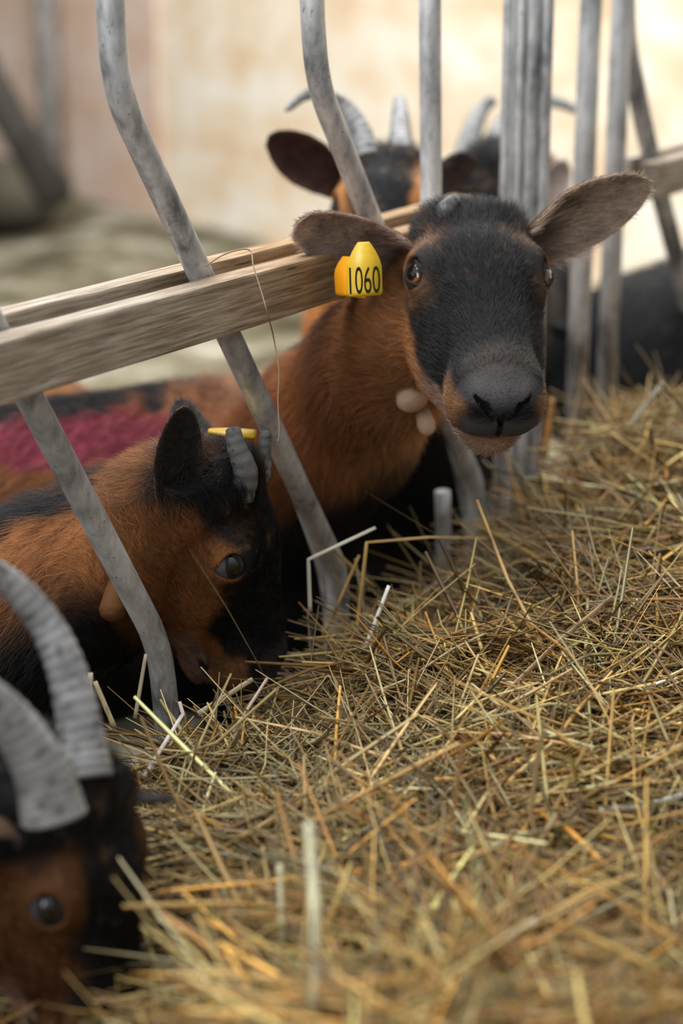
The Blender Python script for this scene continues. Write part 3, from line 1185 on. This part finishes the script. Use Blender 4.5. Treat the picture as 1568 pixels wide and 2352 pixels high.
def lump(c, r, seed, n=24, amp=.25):
    th, ph = np.meshgrid(np.linspace(0, 2 * np.pi, n, endpoint=False), np.linspace(.02, np.pi - .02, n // 2), indexing='ij')
    D = np.stack([np.sin(ph) * np.cos(th), np.sin(ph) * np.sin(th), np.cos(ph)], -1).reshape(-1, 3)
    k = 1 + amp * (vnoise(D + seed, 3.) - .5) + amp * .5 * (vnoise(D + seed, 8.) - .5)
    V = D * k[:, None] * r + c
    m = n // 2
    i = np.arange(n)[:, None]
    j = np.arange(m - 1)[None]
    i2 = (i + 1) % n
    Q = np.stack([i * m + j, i * m + j + 1, i2 * m + j + 1, i2 * m + j], -1).reshape(-1, 4)
    return V, Q


c = on_floor(40, 545)
v, q_ = lump(np.array([c[0] - .42, c[1] + .3, PEN_Z + .10]), (.60, .30, .17), 4)
tag(link_mesh('straw_heap', v, q_, noise_mat('dark_straw', [(.3, (.035, .033, .026)), (.7, (.12, .11, .08))], scale=8, rough=.95)), 'dark heap of trampled straw at the foot of the far left pole', 'straw heap')

# --- the alert goat with tag 1060
def head_frame(y, z):
    y = unit(y)
    z = np.asarray(z, float)
    z = unit(z - y * (z @ y))
    return np.stack([np.cross(y, z), y, z], 1)


R1 = np.array([[-0.9939, 0.0843, 0.0712], [-0.1081, -0.873, -0.4756], [0.0221, -0.4804, 0.8768]])
O1 = np.array([0.1196, 1.6613, 0.9277])
hs1 = 1.12
hl = lambda l: np.asarray(l) * hs1 * [1.03, 1, 1] @ R1.T + O1
sh1 = np.array([-.10, 2.12, .565])
goat1 = Goat('alert goat with black face, head over the hay, yellow 1060 tag in its ear',
             [hl((0, -.022, -.072)), P(985, 740, 1.76), P(866, 852, 1.83), P(772, 975, 1.95), sh1],
             [.042, .053, .060, .075, .10], .10, head=(R1, O1), hs=hs1, hsx=1.03, rump=(-.50, 1.93, .565), body_r=.158,
             ears=[dict(base=hl((.040, -.030, -.040)), tip=P(682, 512, 1.66), opn=(-.05, -.86, -.45), W=.0335, bend=-.004, prof=(.62, .74, .98, 1.0, .92, .78, .60, .44, .05),
                        inner=(.38, .29, .245), outer=(.26, .15, .09)),
                   dict(base=hl((-.040, -.038, -.030)), tip=P(1488, 412, 1.68), opn=(.1, -.85, -.5), W=.0345, bend=-.006,
                        inner=(.36, .275, .21), outer=(.16, .10, .065))])
goat1.build(h_head=.0014, h_body=.0045,
            coat=coat_factory(zth=-.045, neckcol=np.array([1.25, .72, .34]),
                              mark=(P(150, 1085, 1.90), np.array([.16, .30, .024]), (.20, .028, .045))),
            fur=170000, fur_r=.00015, opening=.47)

# disbudded scur on the crown
v, q, c = horn_mesh([hl((.022, -.044, .004)), hl((.021, -.052, .012)), hl((.013, -.061, .016))], .012, .007, rings=3, amp=.05, ell=.8, n=30,
                    base=(.07, .068, .066), dark=(.03, .03, .03))
link_mesh('horn', v, q, M_HORN, goat1.root, c)['label'] = 'small grey scur of a removed horn'

# --- the goat grazing in the gap at the left
R2 = head_frame((.2, .12, -.97), (1, -.2, .2))
O2 = P(535, 1300, 1.60) - R2 @ (np.array([.052, 0, -.006]) * 1.0)
h2 = lambda l: np.asarray(l) * 1.0 @ R2.T + O2
goat2 = Goat('brown goat with short grey horns grazing behind the slanted bar, head down in the hay',
             [h2((0, -.030, -.062)), P(385, 1205, 1.665), P(250, 1300, 1.67), P(100, 1385, 1.68), (-.42, 1.60, .535)],
             [.048, .058, .066, .075, .11], .10, head=(R2, O2), hs=1.0, hsx=1.0, rump=(-.92, 1.54, .56), body_r=.12,
             ears=[dict(base=P(397, 1216, 1.595), tip=P(424, 934, 1.560), opn=(.28, -.9, .1), W=.0200, bend=-.004, curl=.9,
                        inner=(.030, .024, .022), outer=(.30, .13, .05)),
                   dict(base=h2((-.038, -.045, -.040)), tip=h2((-.13, -.085, -.075)), opn=(.3, -.5, .6), W=.020, inner=(.03, .025, .022), outer=(.14, .08, .04))])
hb = h2((.026, -.052, .004))
hf = h2((-.022, -.052, .004))
goat2.build(h_head=.0015, h_body=.0045, coat=coat_factory(zth=-.024, eye_patch=.25, neckcol=CHEST * [.62, .60, .62], headcol=CHEST * [.50, .48, .5]),
            horns=[dict(ctrl=[hb - unit(hb - O2) * .004, P(563, 1085, 1.595), P(543, 1025, 1.59), P(534, 980, 1.59)], r0=.0130, r1=.0060, rings=7, amp=.045, ell=.8, base=(.13, .125, .12)),
                   dict(ctrl=[hf - unit(hf - O2) * .004, P(600, 1090, 1.66), P(606, 1035, 1.66), P(612, 988, 1.66)], r0=.0125, r1=.0055, rings=7, amp=.045, ell=.8, base=(.15, .145, .14))],
            fur=130000, fur_r=.00013, amber=(.02, .012, .01), opening=.38, lidskin=(.09, .085, .09))

# --- the near goat eating at the lower left
R3 = head_frame((.16, -.05, -1), (.9, -.5, .2))
O3 = P(110, 2090, 1.17) - R3 @ (np.array([.052, 0, -.006]) * .95)
h3 = lambda l: np.asarray(l) * .95 @ R3.T + O3
goat3 = Goat('nearest goat at the lower left with long ridged grey horns, face down in the hay',
             [h3((0, -.030, -.060)), (-.29, 1.12, .70), (-.38, 1.14, .68), (-.52, 1.16, .62)],
             [.052, .065, .085, .13], .10, head=(R3, O3), hs=.95, rump=(-1.02, 1.22, .60), body_r=.135,
             ears=[dict(base=h3((-.040, -.040, -.036)), tip=P(392, 1838, 1.24), opn=(.15, -.5, -1), W=.022, bend=.004, inner=(.025, .018, .016), outer=(.02, .015, .014)),
                   dict(base=h3((.038, -.046, -.050)), tip=P(-90, 1930, 1.06), opn=(.2, -.3, -1), W=.022, bend=.004, inner=(.05, .035, .03), outer=(.12, .07, .04))])
hb = h3((.026, -.054, .002))
hf = h3((-.022, -.052, .004))
goat3.build(h_head=.0017, h_body=.005, coat=coat_factory(zth=-.012, eye_patch=.25, face_w=.030, cy=-.024, neckcol=CHEST * [.35, .33, .36], headcol=CHEST * [.20, .19, .2]),
            horns=[dict(ctrl=[P(125, 1880, 1.13), P(95, 1770, 1.125), P(20, 1650, 1.115), P(-90, 1560, 1.10), P(-230, 1530, 1.08), P(-330, 1580, 1.06)], r0=.0200, r1=.0050, rings=26, amp=.03, ell=.85),
                   dict(ctrl=[P(200, 1790, 1.19), P(185, 1680, 1.195), P(150, 1530, 1.20), P(85, 1405, 1.20), P(-20, 1312, 1.19), P(-150, 1290, 1.17), P(-260, 1340, 1.15)], r0=.0165, r1=.0050, rings=30, amp=.07, ell=.85)],
            fur=60000, fur_r=.00016, amber=(.03, .02, .015), opening=.36, lidskin=(.06, .055, .055))

# --- the two goats looking over from behind
R4 = np.array([[-0.9871, -0.0552, -0.1504], [0.1373, -0.7754, -0.6164], [-0.0826, -0.6291, 0.773]])
O4 = np.array([0.0445, 2.1099, 0.9271])
h4 = lambda l: np.asarray(l) * 1.05 @ R4.T + O4
goat4 = Goat('goat peering over the board behind the slanted bar, one ear out and two horns up',
             [h4((0, -.030, -.066)), P(840, 640, 2.21), P(835, 760, 2.26), (.05, 2.40, .59)],
             [.045, .052, .060, .10], .10, head=(R4, O4), hs=1.05, rump=(.12, 2.86, .57), body_r=.145,
             ears=[dict(base=h4((.042, -.036, -.030)), tip=P(618, 312, 2.10), opn=(.1, -.95, -.2), W=.029, bend=-.005, inner=(.055, .028, .022), outer=(.02, .018, .018)),
                   dict(base=h4((-.042, -.036, -.030)), tip=h4((-.085, -.13, -.095)), opn=(.1, -.95, -.2), W=.026, bend=-.005, inner=(.055, .035, .03), outer=(.02, .018, .018))])
goat4.build(h_head=.0025, h_body=.006, coat=coat_factory(zth=-.008, face_w=.032, eye_patch=1.0, bodycol=BROWN * .5, headcol=CHEST * .8),
            horns=[dict(ctrl=[P(842, 365, 2.125), P(826, 300, 2.14), P(785, 240, 2.15), P(715, 215, 2.14), P(655, 254, 2.12)], r0=.0155, r1=.0035, rings=16, amp=.08),
                   dict(ctrl=[P(921, 365, 2.125), P(920, 310, 2.16), P(919, 262, 2.19), P(918, 226, 2.22)], r0=.0155, r1=.0070, rings=14, amp=.08)],
            fur=26000, fur_r=.0002, amber=(.03, .02, .015))

R5 = np.array([[-0.749, -0.057, -0.6602], [0.6458, -0.2854, -0.7081], [-0.1481, -0.9567, 0.2506]])
k5 = 2.60 / 2.30
O5 = CPOS + (np.array([0.1695, 2.3079, 0.8905]) - CPOS) * k5
h5 = lambda l: np.asarray(l) * 1.18 @ R5.T + O5
goat5 = Goat('black-faced goat with curved horns half hidden behind the wide post, farthest head in the row',
             [h5((0, -.030, -.066)), O5 + [.02, .14, -.06], O5 + [.03, .30, -.12], (.22, 3.12, .60)],
             [.050, .060, .075, .11], .10, head=(R5, O5), hs=1.18, rump=(.30, 3.60, .60), body_r=.12,
             ears=[dict(base=P(1258, 486, 2.60), tip=P(1294, 366, 2.56), opn=(.0, -1, -.1), W=.0200, bend=-.005, curl=.8, inner=(.46, .39, .35), outer=(.12, .10, .09)),
                   dict(base=h5((.042, -.036, -.030)), tip=P(1012, 418, 2.42), opn=(.1, -.6, .8), W=.020, bend=-.005, inner=(.10, .06, .02), outer=(.02, .018, .018))])
goat5.build(h_head=.003, h_body=.007, coat=coat_factory(zth=-.06, eye_patch=.2, bodycol=BLACK * 2, neckcol=BLACK * 3),
            horns=[dict(ctrl=[P(1060, 400, 2.62), P(1072, 345, 2.64), P(1088, 290, 2.66), P(1108, 248, 2.68), P(1137, 226, 2.68)], r0=.0200, r1=.0080, rings=15, amp=.05),
                   dict(ctrl=[P(1132, 360, 2.64), P(1155, 300, 2.67), P(1195, 250, 2.70), P(1262, 232, 2.71), P(1332, 256, 2.70)], r0=.0230, r1=.0060, rings=15, amp=.05)],
            fur=18000, fur_r=.00025, amber=(.03, .02, .015))


# --- goats of which only the trunk is in view; heads turned away and out of the picture
def side_goat(label, sh, rump, neck, y, z, hs, coat, fur, br, legs=True):
    R = head_frame(y, z)
    O = np.asarray(neck[0], float)
    hh = lambda l: np.asarray(l) * hs @ R.T + O
    g = Goat(label, [hh((0, -.03, -.062))] + [np.asarray(p, float) for p in neck[1:]] + [np.asarray(sh, float)], [.05] * 1 + [.065] * (len(neck) - 1) + [.11],
             PEN_Z, head=(R, O), hs=hs, rump=rump, body_r=br, legs=legs,
             ears=[dict(base=hh((s * .040, -.036, -.03)), tip=hh((s * .15, -.06, -.07)), opn=R[:, 1] * .6 + R[:, 2] * .4, W=.026, bend=-.004) for s in (-1, 1)])
    g.build(h_head=.004, h_body=.007, coat=coat, fur=fur, fur_r=.0003)
    return g


side_goat('black goat body standing behind the fence at the right, face out of the picture',
          sh=(.82, 2.92, .70), rump=(.41, 2.66, .595), neck=[(1.12, 2.86, .92), (1.00, 2.92, .82)], y=(.7, -.2, -.5), z=(.5, -.1, .8), hs=1.1,
          coat=coat_factory(zth=-.06, bodycol=BLACK * 1.0, neckcol=BLACK * 2, eye_patch=.2), fur=16000, br=.155)
side_goat('brown goat with a black rump far left, seen just under the board',
          sh=(-.86, 2.52, .58), rump=(-.42, 2.40, .565), neck=[(-1.20, 2.45, .86), (-1.08, 2.50, .76)], y=(-.7, -.2, -.5), z=(-.5, -.1, .8), hs=1.1,
          coat=coat_factory(zth=-.03, bodycol=CHEST * .45), fur=12000, br=.13)

g7 = side_goat('added dark goat lying in the straw bedding to darken the gap under the standing goats',
               sh=(-.44, 2.74, .215), rump=(.02, 2.94, .225), neck=[(-.78, 2.74, .44), (-.64, 2.78, .36)], y=(-.7, -.3, -.4), z=(-.4, -.1, .8), hs=1.0,
               coat=coat_factory(zth=-.06, bodycol=BLACK, neckcol=BLACK * 2, eye_patch=.2, black_body=True), fur=6000, br=.15, legs=False)  # added goat: its black body covers bright bedding seen under the others

# wattles of the alert goat: skin tassels under the throat
def wattle(root, top, low, r, c=(.62, .42, .30)):
    pts = catmull([top, top * .5 + low * .5, low], 22)
    u = np.linspace(0, 1, 22)
    rad = r * np.interp(u, [0, .3, .75, .93, 1], [.45, .7, 1, .75, .12])
    V, Q = tube(pts, rad, 20, up=(0, 1, 0))
    C = np.array(c) * (.85 + .3 * vnoise(V, 80.)[:, None])
    return link_mesh('wattle', V, Q, M_SKIN, root, C)


wattle(goat1.root, P(925, 862, 1.77), P(955, 935, 1.75), .0155)
wattle(goat1.root, P(960, 905, 1.79), P(985, 1000, 1.78), .0085)
w = wattle(goat2.root, P(266, 1325, 1.60), P(256, 1428, 1.59), .0115, c=CHEST * .24)


def ear_tag(root, P0, U_, V_, w, h, col, name='ear_tag', number=None, neck=.42):
    """plastic tag: wide plate with a narrow neck and a round stud. P0 top centre, U_ across, V_ downwards"""
    U_, V_ = unit(U_), unit(V_)
    Nn = unit(np.cross(U_, V_))
    prof = [(-.16, 0), (-.22, .05), (-.34, .18), (-.45, .34), (-.50, .48), (-.5, .93), (-.48, .98), (-.44, 1.0)]
    pr = prof + [(-x, y) for x, y in prof[::-1]]
    n = len(pr)
    th = .0011
    c = np.array([P0 + U_ * x * w + V_ * y * h for x, y in pr])
    V = np.vstack([c + Nn * th, c - Nn * th])
    a = np.arange(n)
    side = np.stack([a, (a + 1) % n, (a + 1) % n + n, a + n], 1)
    caps = np.array([[k, k + 1, n - 2 - k, n - 1 - k] for k in range(n // 2 - 1)])
    Q = np.vstack([side, caps[:, ::-1], caps + n])
    o = link_mesh(name, V, Q, col, root, smooth=False)
    o['label'] = 'yellow plastic ear tag' + (' printed 1060' if number else '')
    s = P0 + V_ * h * .20
    sg = 1.0 if Nn @ (CPOS - P0) > 0 else -1.0
    v, q = tube([s - Nn * sg * .006, s - Nn * sg * .0005], .0050, 16, up=V_)
    link_mesh('stud', v, q, col, o)
    if number:
        cu = bpy.data.curves.new('tag_number', 'FONT')
        cu.body = number
        cu.size = 1.0
        cu.align_x = 'CENTER'
        cu.align_y = 'CENTER'
        cu.extrude = .004
        t = bpy.data.objects.new('tag_number', cu)
        COL.objects.link(t)
        bpy.context.view_layer.update()
        dg = bpy.context.evaluated_depsgraph_get()
        me = bpy.data.meshes.new_from_object(t.evaluated_get(dg))
        bpy.data.objects.remove(t)
        co = np.array([v_.co for v_ in me.vertices])
        co[:, :2] -= (co[:, :2].max(0) + co[:, :2].min(0)) / 2
        sz = co[:, :2].max(0) - co[:, :2].min(0)
        sgn = 1.0 if Nn @ (CPOS - P0) > 0 else -1.0
        W_ = P0 + V_ * h * .71 + U_ * (co[:, 0:1] / sz[0] * w * .88) - V_ * (co[:, 1:2] / sz[1] * h * .50) + Nn * sgn * (th + .0002)
        for k, v_ in enumerate(me.vertices):
            v_.co = W_[k]
        me.materials.clear()
        me.materials.append(M_INK)
        t = bpy.data.objects.new('tag_number', me)
        COL.objects.link(t)
        t.parent = o
    return o


M_YEL = flat_mat('yellow_plastic', (.60, .37, .012), .4, .4)
M_ORG = flat_mat('orange_plastic', (.85, .33, .01), .4, .4)
M_INK = flat_mat('black_ink', (.03, .03, .01), .6, .2)
ta, tb = P(793, 600, 1.625), P(872, 596, 1.630)
tt_ = P(834, 556, 1.625)
tl = P(838, 680, 1.622)
ear_tag(goat1.root, tt_, tb - ta, tl - tt_, np.linalg.norm(P(792, 660, 1.62) - P(874, 660, 1.62)), np.linalg.norm(tl - tt_), M_YEL, number='1060')
t0_, t1_ = P(800, 590, 1.665), P(806, 682, 1.660)
ear_tag(goat1.root, t0_, np.array([.8, -.5, 0]), t1_ - t0_, .030, np.linalg.norm(t1_ - t0_), M_ORG)
# tag in the far ear of the grazing goat, seen lying flat over its crown
t0_, t1_ = P(478, 990, 1.68), P(588, 998, 1.685)
ear_tag(goat2.root, t0_, FW + .22 * UPV, t1_ - t0_, .036, np.linalg.norm(t1_ - t0_), M_YEL)

# long eyelashes and chin whiskers
def whiskers(root, roots, dirs, ln, col, name, r=.00009, seed=3):
    rg_ = np.random.default_rng(seed)
    parts = []
    for p, d in zip(roots, dirs):
        d = unit(d)
        l = ln * rg_.uniform(.6, 1.2)
        pts = catmull([p, p + d * l * .5 + [0, 0, -.0005], p + d * l + [0, 0, -l * .14]], 8)
        parts.append(tube(pts, np.linspace(r, r * .2, 8), 5))
    V, Q, _ = join(parts)
    return link_mesh(name, V, Q, flat_mat(name + '_hair', col, .5), root)


rgw = np.random.default_rng(5)
ws, wd_ = [], []
for k in range(26):
    l = np.array([rgw.uniform(-.016, .016), rgw.uniform(.085, .118), -.080 + rgw.uniform(0, .006)])
    ws.append(hl(l))
    wd_.append(R1 @ np.array([rgw.normal(0, .5), .1 + rgw.normal(0, .3), -1]))
whiskers(goat1.root, ws, wd_, .018, (.75, .68, .6), 'whiskers')
for s in (-1, 1):
    ws, wd_ = [], []
    dr = eye_dir(s)
    c = np.array([s * .0405, 0, -.0135])
    Re = eye_frame(dr)
    for k in range(22):
        t = rgw.uniform(-.9, .9)
        side = 1 if k < 15 else -1
        e = c + .0150 * (Re @ unit(np.array([.62, t * .78, side * .52])))
        ws.append(hl(e))
        wd_.append(R1 @ (Re @ np.array([1.0, t * .6, side * .45 * (1 if s > 0 else 1)])))
    whiskers(goat1.root, ws, wd_, .011, (.02, .018, .018), 'eyelashes')

# ---------------------------------------------------------------- hay
def in_front(x, y):
    return (x - F0[0]) * FN[0] + (y - F0[1]) * FN[1]


def hay_z(x, y):
    """top of the hay heap"""
    x, y = np.asarray(x, float), np.asarray(y, float)
    q = np.stack([x.ravel(), y.ravel(), 0 * x.ravel()], 1)
    z = .612 + .045 * (vnoise(q, 5.) - .5) + .024 * (vnoise(q + 9, 13.) - .5)
    z = z.reshape(x.shape)
    z = z + .085 * np.exp(-(((x - .37) / .13) ** 2 + ((y - 2.15) / .26) ** 2))      # mound at the right
    z = z - .050 * np.exp(-(((x - .075) / .10) ** 2 + ((y - 1.82) / .14) ** 2))
    z = z + .024 * np.exp(-(((x + .165) / .07) ** 2 + ((y - 1.41) / .08) ** 2))
    z = z + .03 * np.exp(-(((x - .35) / .25) ** 2 + ((y - 1.55) / .3) ** 2))
    z = z - .130 * np.exp(-(((x + .18) / .115) ** 2 + ((y - .96) / .21) ** 2))       # hollow where the near goat eats
    z = z - .045 * np.exp(-(((x + .055) / .06) ** 2 + ((y - 1.555) / .09) ** 2))
    z = z + .040 * np.clip((1.05 - y) / .22, 0, 1) * sstep(x, -.10, .02)
    s = (x - F0[0]) * FN[0] + (y - F0[1]) * FN[1]
    z = z - .045 * sstep(s, .26, -.02)
    z = z - .10 * sstep(s, .04, -.07)
    return z


gs, gt = np.linspace(-.9, 2.6, 176), np.linspace(-.10, 1.9, 101)
S_, T_ = np.meshgrid(gs, gt, indexing='ij')
X = F0[0] + FU[0] * S_ + FN[0] * T_
Y = F0[1] + FU[1] * S_ + FN[1] * T_
Z = hay_z(X, Y) - .052
Z[:, 0] = TABLE_Z - .01
Vh = np.stack([X.ravel(), Y.ravel(), Z.ravel()], 1)
i = np.arange(175)[:, None] * 101
j = np.arange(100)[None]
Qh = np.stack([i + j, i + j + 1, i + 102 + j, i + 101 + j], -1).reshape(-1, 4)[:, ::-1]

PAL = np.array([.60, .60, .45]) * np.array([[.44, .235, .055], [.50, .30, .095], [.60, .43, .19], [.38, .17, .032], [.46, .36, .16], [.34, .31, .14], [.17, .095, .032], [.80, .70, .48], [.54, .25, .045]])
PW = np.array([.20, .20, .14, .12, .09, .04, .10, .03, .08])


def stalks(mid, az, elv, ln, wid, col, bend, flat, rg, K=5):
    """flattened stalks as closed three-sided strips"""
    n = len(mid)
    d = np.stack([np.cos(az) * np.cos(elv), np.sin(az) * np.cos(elv), np.sin(elv)], 1)
    sd = unit(np.stack([-np.sin(az), np.cos(az), rg.normal(0, .4, n)], 1))
    up = np.cross(d, sd)
    up *= np.sign(up[:, 2:3] + 1e-9)
    t = np.linspace(-.5, .5, K)
    c = mid[:, None] + d[:, None] * (t[None, :, None] * ln[:, None, None]) - up[:, None] * ((t ** 2 * 4)[None, :, None] * (bend * ln)[:, None, None])
    kink = rg.random(n) < .16
    kt = rg.uniform(-.3, .3, n)
    kk = np.clip(t[None] - kt[:, None], 0, 1) * kink[:, None] * rg.normal(0, .6, n)[:, None] * ln[:, None]
    c = c + sd[:, None] * kk[..., None]
    w = wid[:, None] * (1 - .35 * np.abs(t[None] * 2) ** 3) * (1 - .25 * (t[None] + .5))
    a = c - sd[:, None] * (w * .5)[..., None]
    b = c + sd[:, None] * (w * .5)[..., None]
    m = c + up[:, None] * (w * flat[:, None])[..., None]
    V = np.stack([a, b, m], 2).reshape(-1, 3)
    base = (np.arange(n) * K * 3)[:, None, None]
    k = (np.arange(K - 1) * 3)[None, :, None]
    r = np.arange(3)[None, None]
    r2 = (r + 1) % 3
    Q = np.stack([base + k + r, base + k + r2, base + k + 3 + r2, base + k + 3 + r], -1).reshape(-1, 4)
    C = np.repeat(col, K * 3, 0).reshape(n, K, 3, 3)
    C = C * (1 + .25 * (rg.random((n, K, 1, 1)) - .5))
    return V, Q, C.reshape(-1, 3)


def scatter_hay(n, rg, y0, y1, zlo, zhi, lm=.055, ws=.0019, el=.30):
    y = rg.uniform(y0, y1, n * 2)
    x = rg.uniform(-1, 1, n * 2) * (.06 + y * .195)
    s = in_front(x, y)
    ok = (s > -.07)
    x, y = x[ok][:n], y[ok][:n]
    n = len(x)
    ln = np.clip(rg.lognormal(np.log(lm), .55, n), .015, .24)
    az = rg.uniform(0, np.pi, n)
    # tufts share a direction
    q = np.stack([x, y, 0 * x], 1)
    az = np.where(rg.random(n) < .45, vnoise(q, 16.) * 6.3 + rg.normal(0, .35, n), az)
    elv = rg.normal(0, el, n)
    z = hay_z(x, y) + rg.uniform(zlo, zhi, n)
    mid = np.stack([x, y, z], 1)
    near = in_front(x, y) < .03
    ln = np.where(near, np.minimum(ln, .08), ln)
    pal = PAL[rg.choice(len(PAL), n, p=PW / PW.sum())]
    # brownish and pale patches of the fodder
    pt = vnoise(q + 4, 7.)[:, None]
    fresh = (.55 * np.exp(-(((x + .04) / .16) ** 2 + ((y - 1.36) / .14) ** 2)))[:, None] * (rg.random(n) < .6)[:, None]
    pal = pal * (1 - fresh) + np.array([.60, .50, .27]) * fresh
    col = pal * np.exp(rg.normal(-.04, .48, n))[:, None] * (.7 + .6 * pt)
    wid = np.clip(rg.lognormal(np.log(ws), .38, n), .0008, .0060)
    return stalks(mid, az, elv, ln, wid, col, rg.normal(.02, .06, n), rg.uniform(.12, .5, n), rg)


rg = np.random.default_rng(11)
HN = 1.0
parts = [(Vh, Qh, np.array([.020, .013, .006]))]  # near-black base sheet, standing in for shade between the stalks
parts.append(scatter_hay(int(17000 * HN), rg, .66, 2.75, -.060, -.018, ws=.0026, lm=.09))
parts.append(scatter_hay(int(14000 * HN), rg, .66, 2.75, -.030, .002, ws=.0026, lm=.10, el=.30))
parts.append(scatter_hay(int(5500 * HN), rg, .66, 2.75, -.004, .012, ws=.0031, lm=.13, el=.33))
parts.append(scatter_hay(int(15000 * HN), rg, .66, 2.1, -.034, .003, ws=.0015, lm=.05, el=.36))
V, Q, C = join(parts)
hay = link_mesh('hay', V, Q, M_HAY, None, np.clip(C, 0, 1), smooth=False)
hay['kind'] = 'stuff'
hay['label'] = 'heaped golden brown hay on the feed ledge in front of the goats'
hay['category'] = 'hay'

# ---------------------------------------------------------------- single stalks that stand out of the heap
def hay_hit(px, py, lift=.012):
    r = P(px, py, 1.0) - CPOS
    for d in np.arange(.8, 2.8, .004):
        p = CPOS + r * d
        if (p - F0) @ FN < .012:
            return onf(px, py, .012)
        if p[2] < float(hay_z(p[0], p[1])) + lift:
            return p
    return CPOS + r * 2.3


def stalk(label, ctrl, w, col, flat=.45, round_=False):
    """ctrl: points; a hollow-looking slightly flattened stem with a node and cut ends"""
    ctrl = [np.asarray(c, float) for c in ctrl]
    pts = [ctrl[0]]
    for a, b in zip(ctrl[:-1], ctrl[1:]):
        for t in np.linspace(0, 1, 9)[1:]:
            pts.append(a + (b - a) * t)
    pts = np.array(pts)
    u = np.linspace(0, 1, len(pts))
    rad = w * .5 * (1 - .15 * u) * (1 + .22 * np.exp(-((u - .55) / .02) ** 2))
    V, Q = tube(pts, rad, 10, ell=flat, up=(0, 1, 0))
    c = np.array(col) * (.8 + .4 * vnoise(V, 60.)[:, None])
    c = np.where((np.abs(vnoise(V * [1, 1, 1], 25.) - .5) < .01)[:, None], c * .4, c)
    o = link_mesh('straw_stalk', V, Q, M_HAY, None, np.clip(c, 0, 1))
    return tag(o, label, 'straw stalk', 'straw stalks lying loose on the hay')


def up_to(base, px, py, dd=0.0):
    """point seen at a pixel, dd metres nearer or farther than the base"""
    d = float((np.asarray(base) - CPOS) @ FW) + dd
    return P(px, py, d)


PALE, OCH, GRN, WHT, ORG = (.62, .53, .36), (.42, .25, .07), (.42, .44, .26), (.85, .82, .74), (.48, .22, .06)
b = hay_hit(712, 1405)
stalk('white-topped stalk bent sharply over, below the alert goat at the fence', [b, up_to(b, 708, 1285), up_to(b, 862, 1212, .02)], .0036, (.66, .60, .48))
b = hay_hit(818, 1460)
stalk('long bent stalk arching rightwards in front of the dark gap', [b, up_to(b, 842, 1246), up_to(b, 985, 1234, .05), up_to(b, 1120, 1236, .16)], .0034, OCH)
b = hay_hit(840, 1485)
stalk('short white stalk leaning right in front of the dark gap', [b, up_to(b, 893, 1345)], .0036, WHT)
b = hay_hit(1245, 1480)
stalk('long ochre stalk slanting up left, below the alert goat chin', [b, up_to(b, 1165, 1330, .04), up_to(b, 1095, 1148, .08)], .0032, OCH)
b = hay_hit(905, 1400)
stalk('pale flat stalk slanting right at the top of the heap', [b, up_to(b, 1055, 1310, .05)], .0052, PALE, .3)
b = hay_hit(740, 1470)
stalk('ochre stalk standing at the heap edge beside the bent one', [b, up_to(b, 825, 1275)], .0032, OCH)
b = hay_hit(860, 1350, .0)
stalk('ochre stalk leaning left against the slanted bar foot', [b, up_to(b, 722, 1222, .0)], .0034, (.38, .25, .06))
b = hay_hit(530, 1690)
stalk('pale pinkish stalk slanting up from the hay beside the grazing muzzle', [b, up_to(b, 615, 1555)], .0028, (.75, .58, .48))
b = hay_hit(330, 1785)
stalk('bright white kinked stalk right of the near ridged horns', [b, up_to(b, 420, 1640, .03), up_to(b, 412, 1612, .03)], .0032, (.85, .76, .70))
b = hay_hit(455, 1640)
stalk('thick pale stalk rising towards the grazing muzzle', [b, up_to(b, 580, 1560, .02)], .0050, PALE, .35)
b = hay_hit(205, 1660)
stalk('upright pale stalk beside the ridged horn', [b, up_to(b, 208, 1545)], .0042, PALE)
b = hay_hit(262, 1670)
stalk('stalk leaning left next to the upright pale one', [b, up_to(b, 218, 1565)], .0042, (.50, .40, .22))
b = hay_hit(310, 1650)
stalk('upright stalk in front of the dark chest', [b, up_to(b, 335, 1502)], .0032, (.48, .40, .26))
b = hay_hit(1130, 1622)
stalk('broad tan stalk slanting across the middle of the heap', [b, hay_hit(1275, 1480, .02), hay_hit(1405, 1372, .03)], .0050, (.50, .34, .19), .3)
b = hay_hit(700, 1652)
stalk('long thin pale stalk curving across the heap centre', [b, hay_hit(820, 1605, .02), hay_hit(935, 1560, .02), hay_hit(1040, 1490, .022), hay_hit(1115, 1455, .022)], .0022, (.60, .50, .30))
b = hay_hit(1248, 1052)
stalk('broad orange leaf blade standing by the post foot', [b, up_to(b, 1268, 912)], .0085, ORG, .2)
b = hay_hit(1440, 985)
stalk('grey stalk sticking up at the top right of the heap', [b, up_to(b, 1523, 878)], .0050, (.42, .40, .32))
b = hay_hit(1375, 1862)
stalk('glossy white stalk at the right edge of the heap', [b, hay_hit(1480, 1852, .02), hay_hit(1568, 1826, .03)], .0052, WHT)
b = hay_hit(1240, 1756)
stalk('pale level stalk right of the heap centre', [b, hay_hit(1380, 1742, .02), hay_hit(1520, 1740, .02)], .0028, (.58, .55, .32))
b = hay_hit(722, 2348)
stalk('thick pale stalk standing blurred close to the camera', [b, up_to(b, 724, 2100), up_to(b, 708, 1890, .02)], .0052, (.55, .52, .34))
b = hay_hit(648, 2170)
stalk('thin pale stalk standing blurred beside the thick one', [b, up_to(b, 642, 1985)], .0036, (.55, .52, .34))
b = hay_hit(1165, 2150)
stalk('short white stalk lying in the front of the heap', [b, hay_hit(1245, 2108, .02)], .0050, WHT)
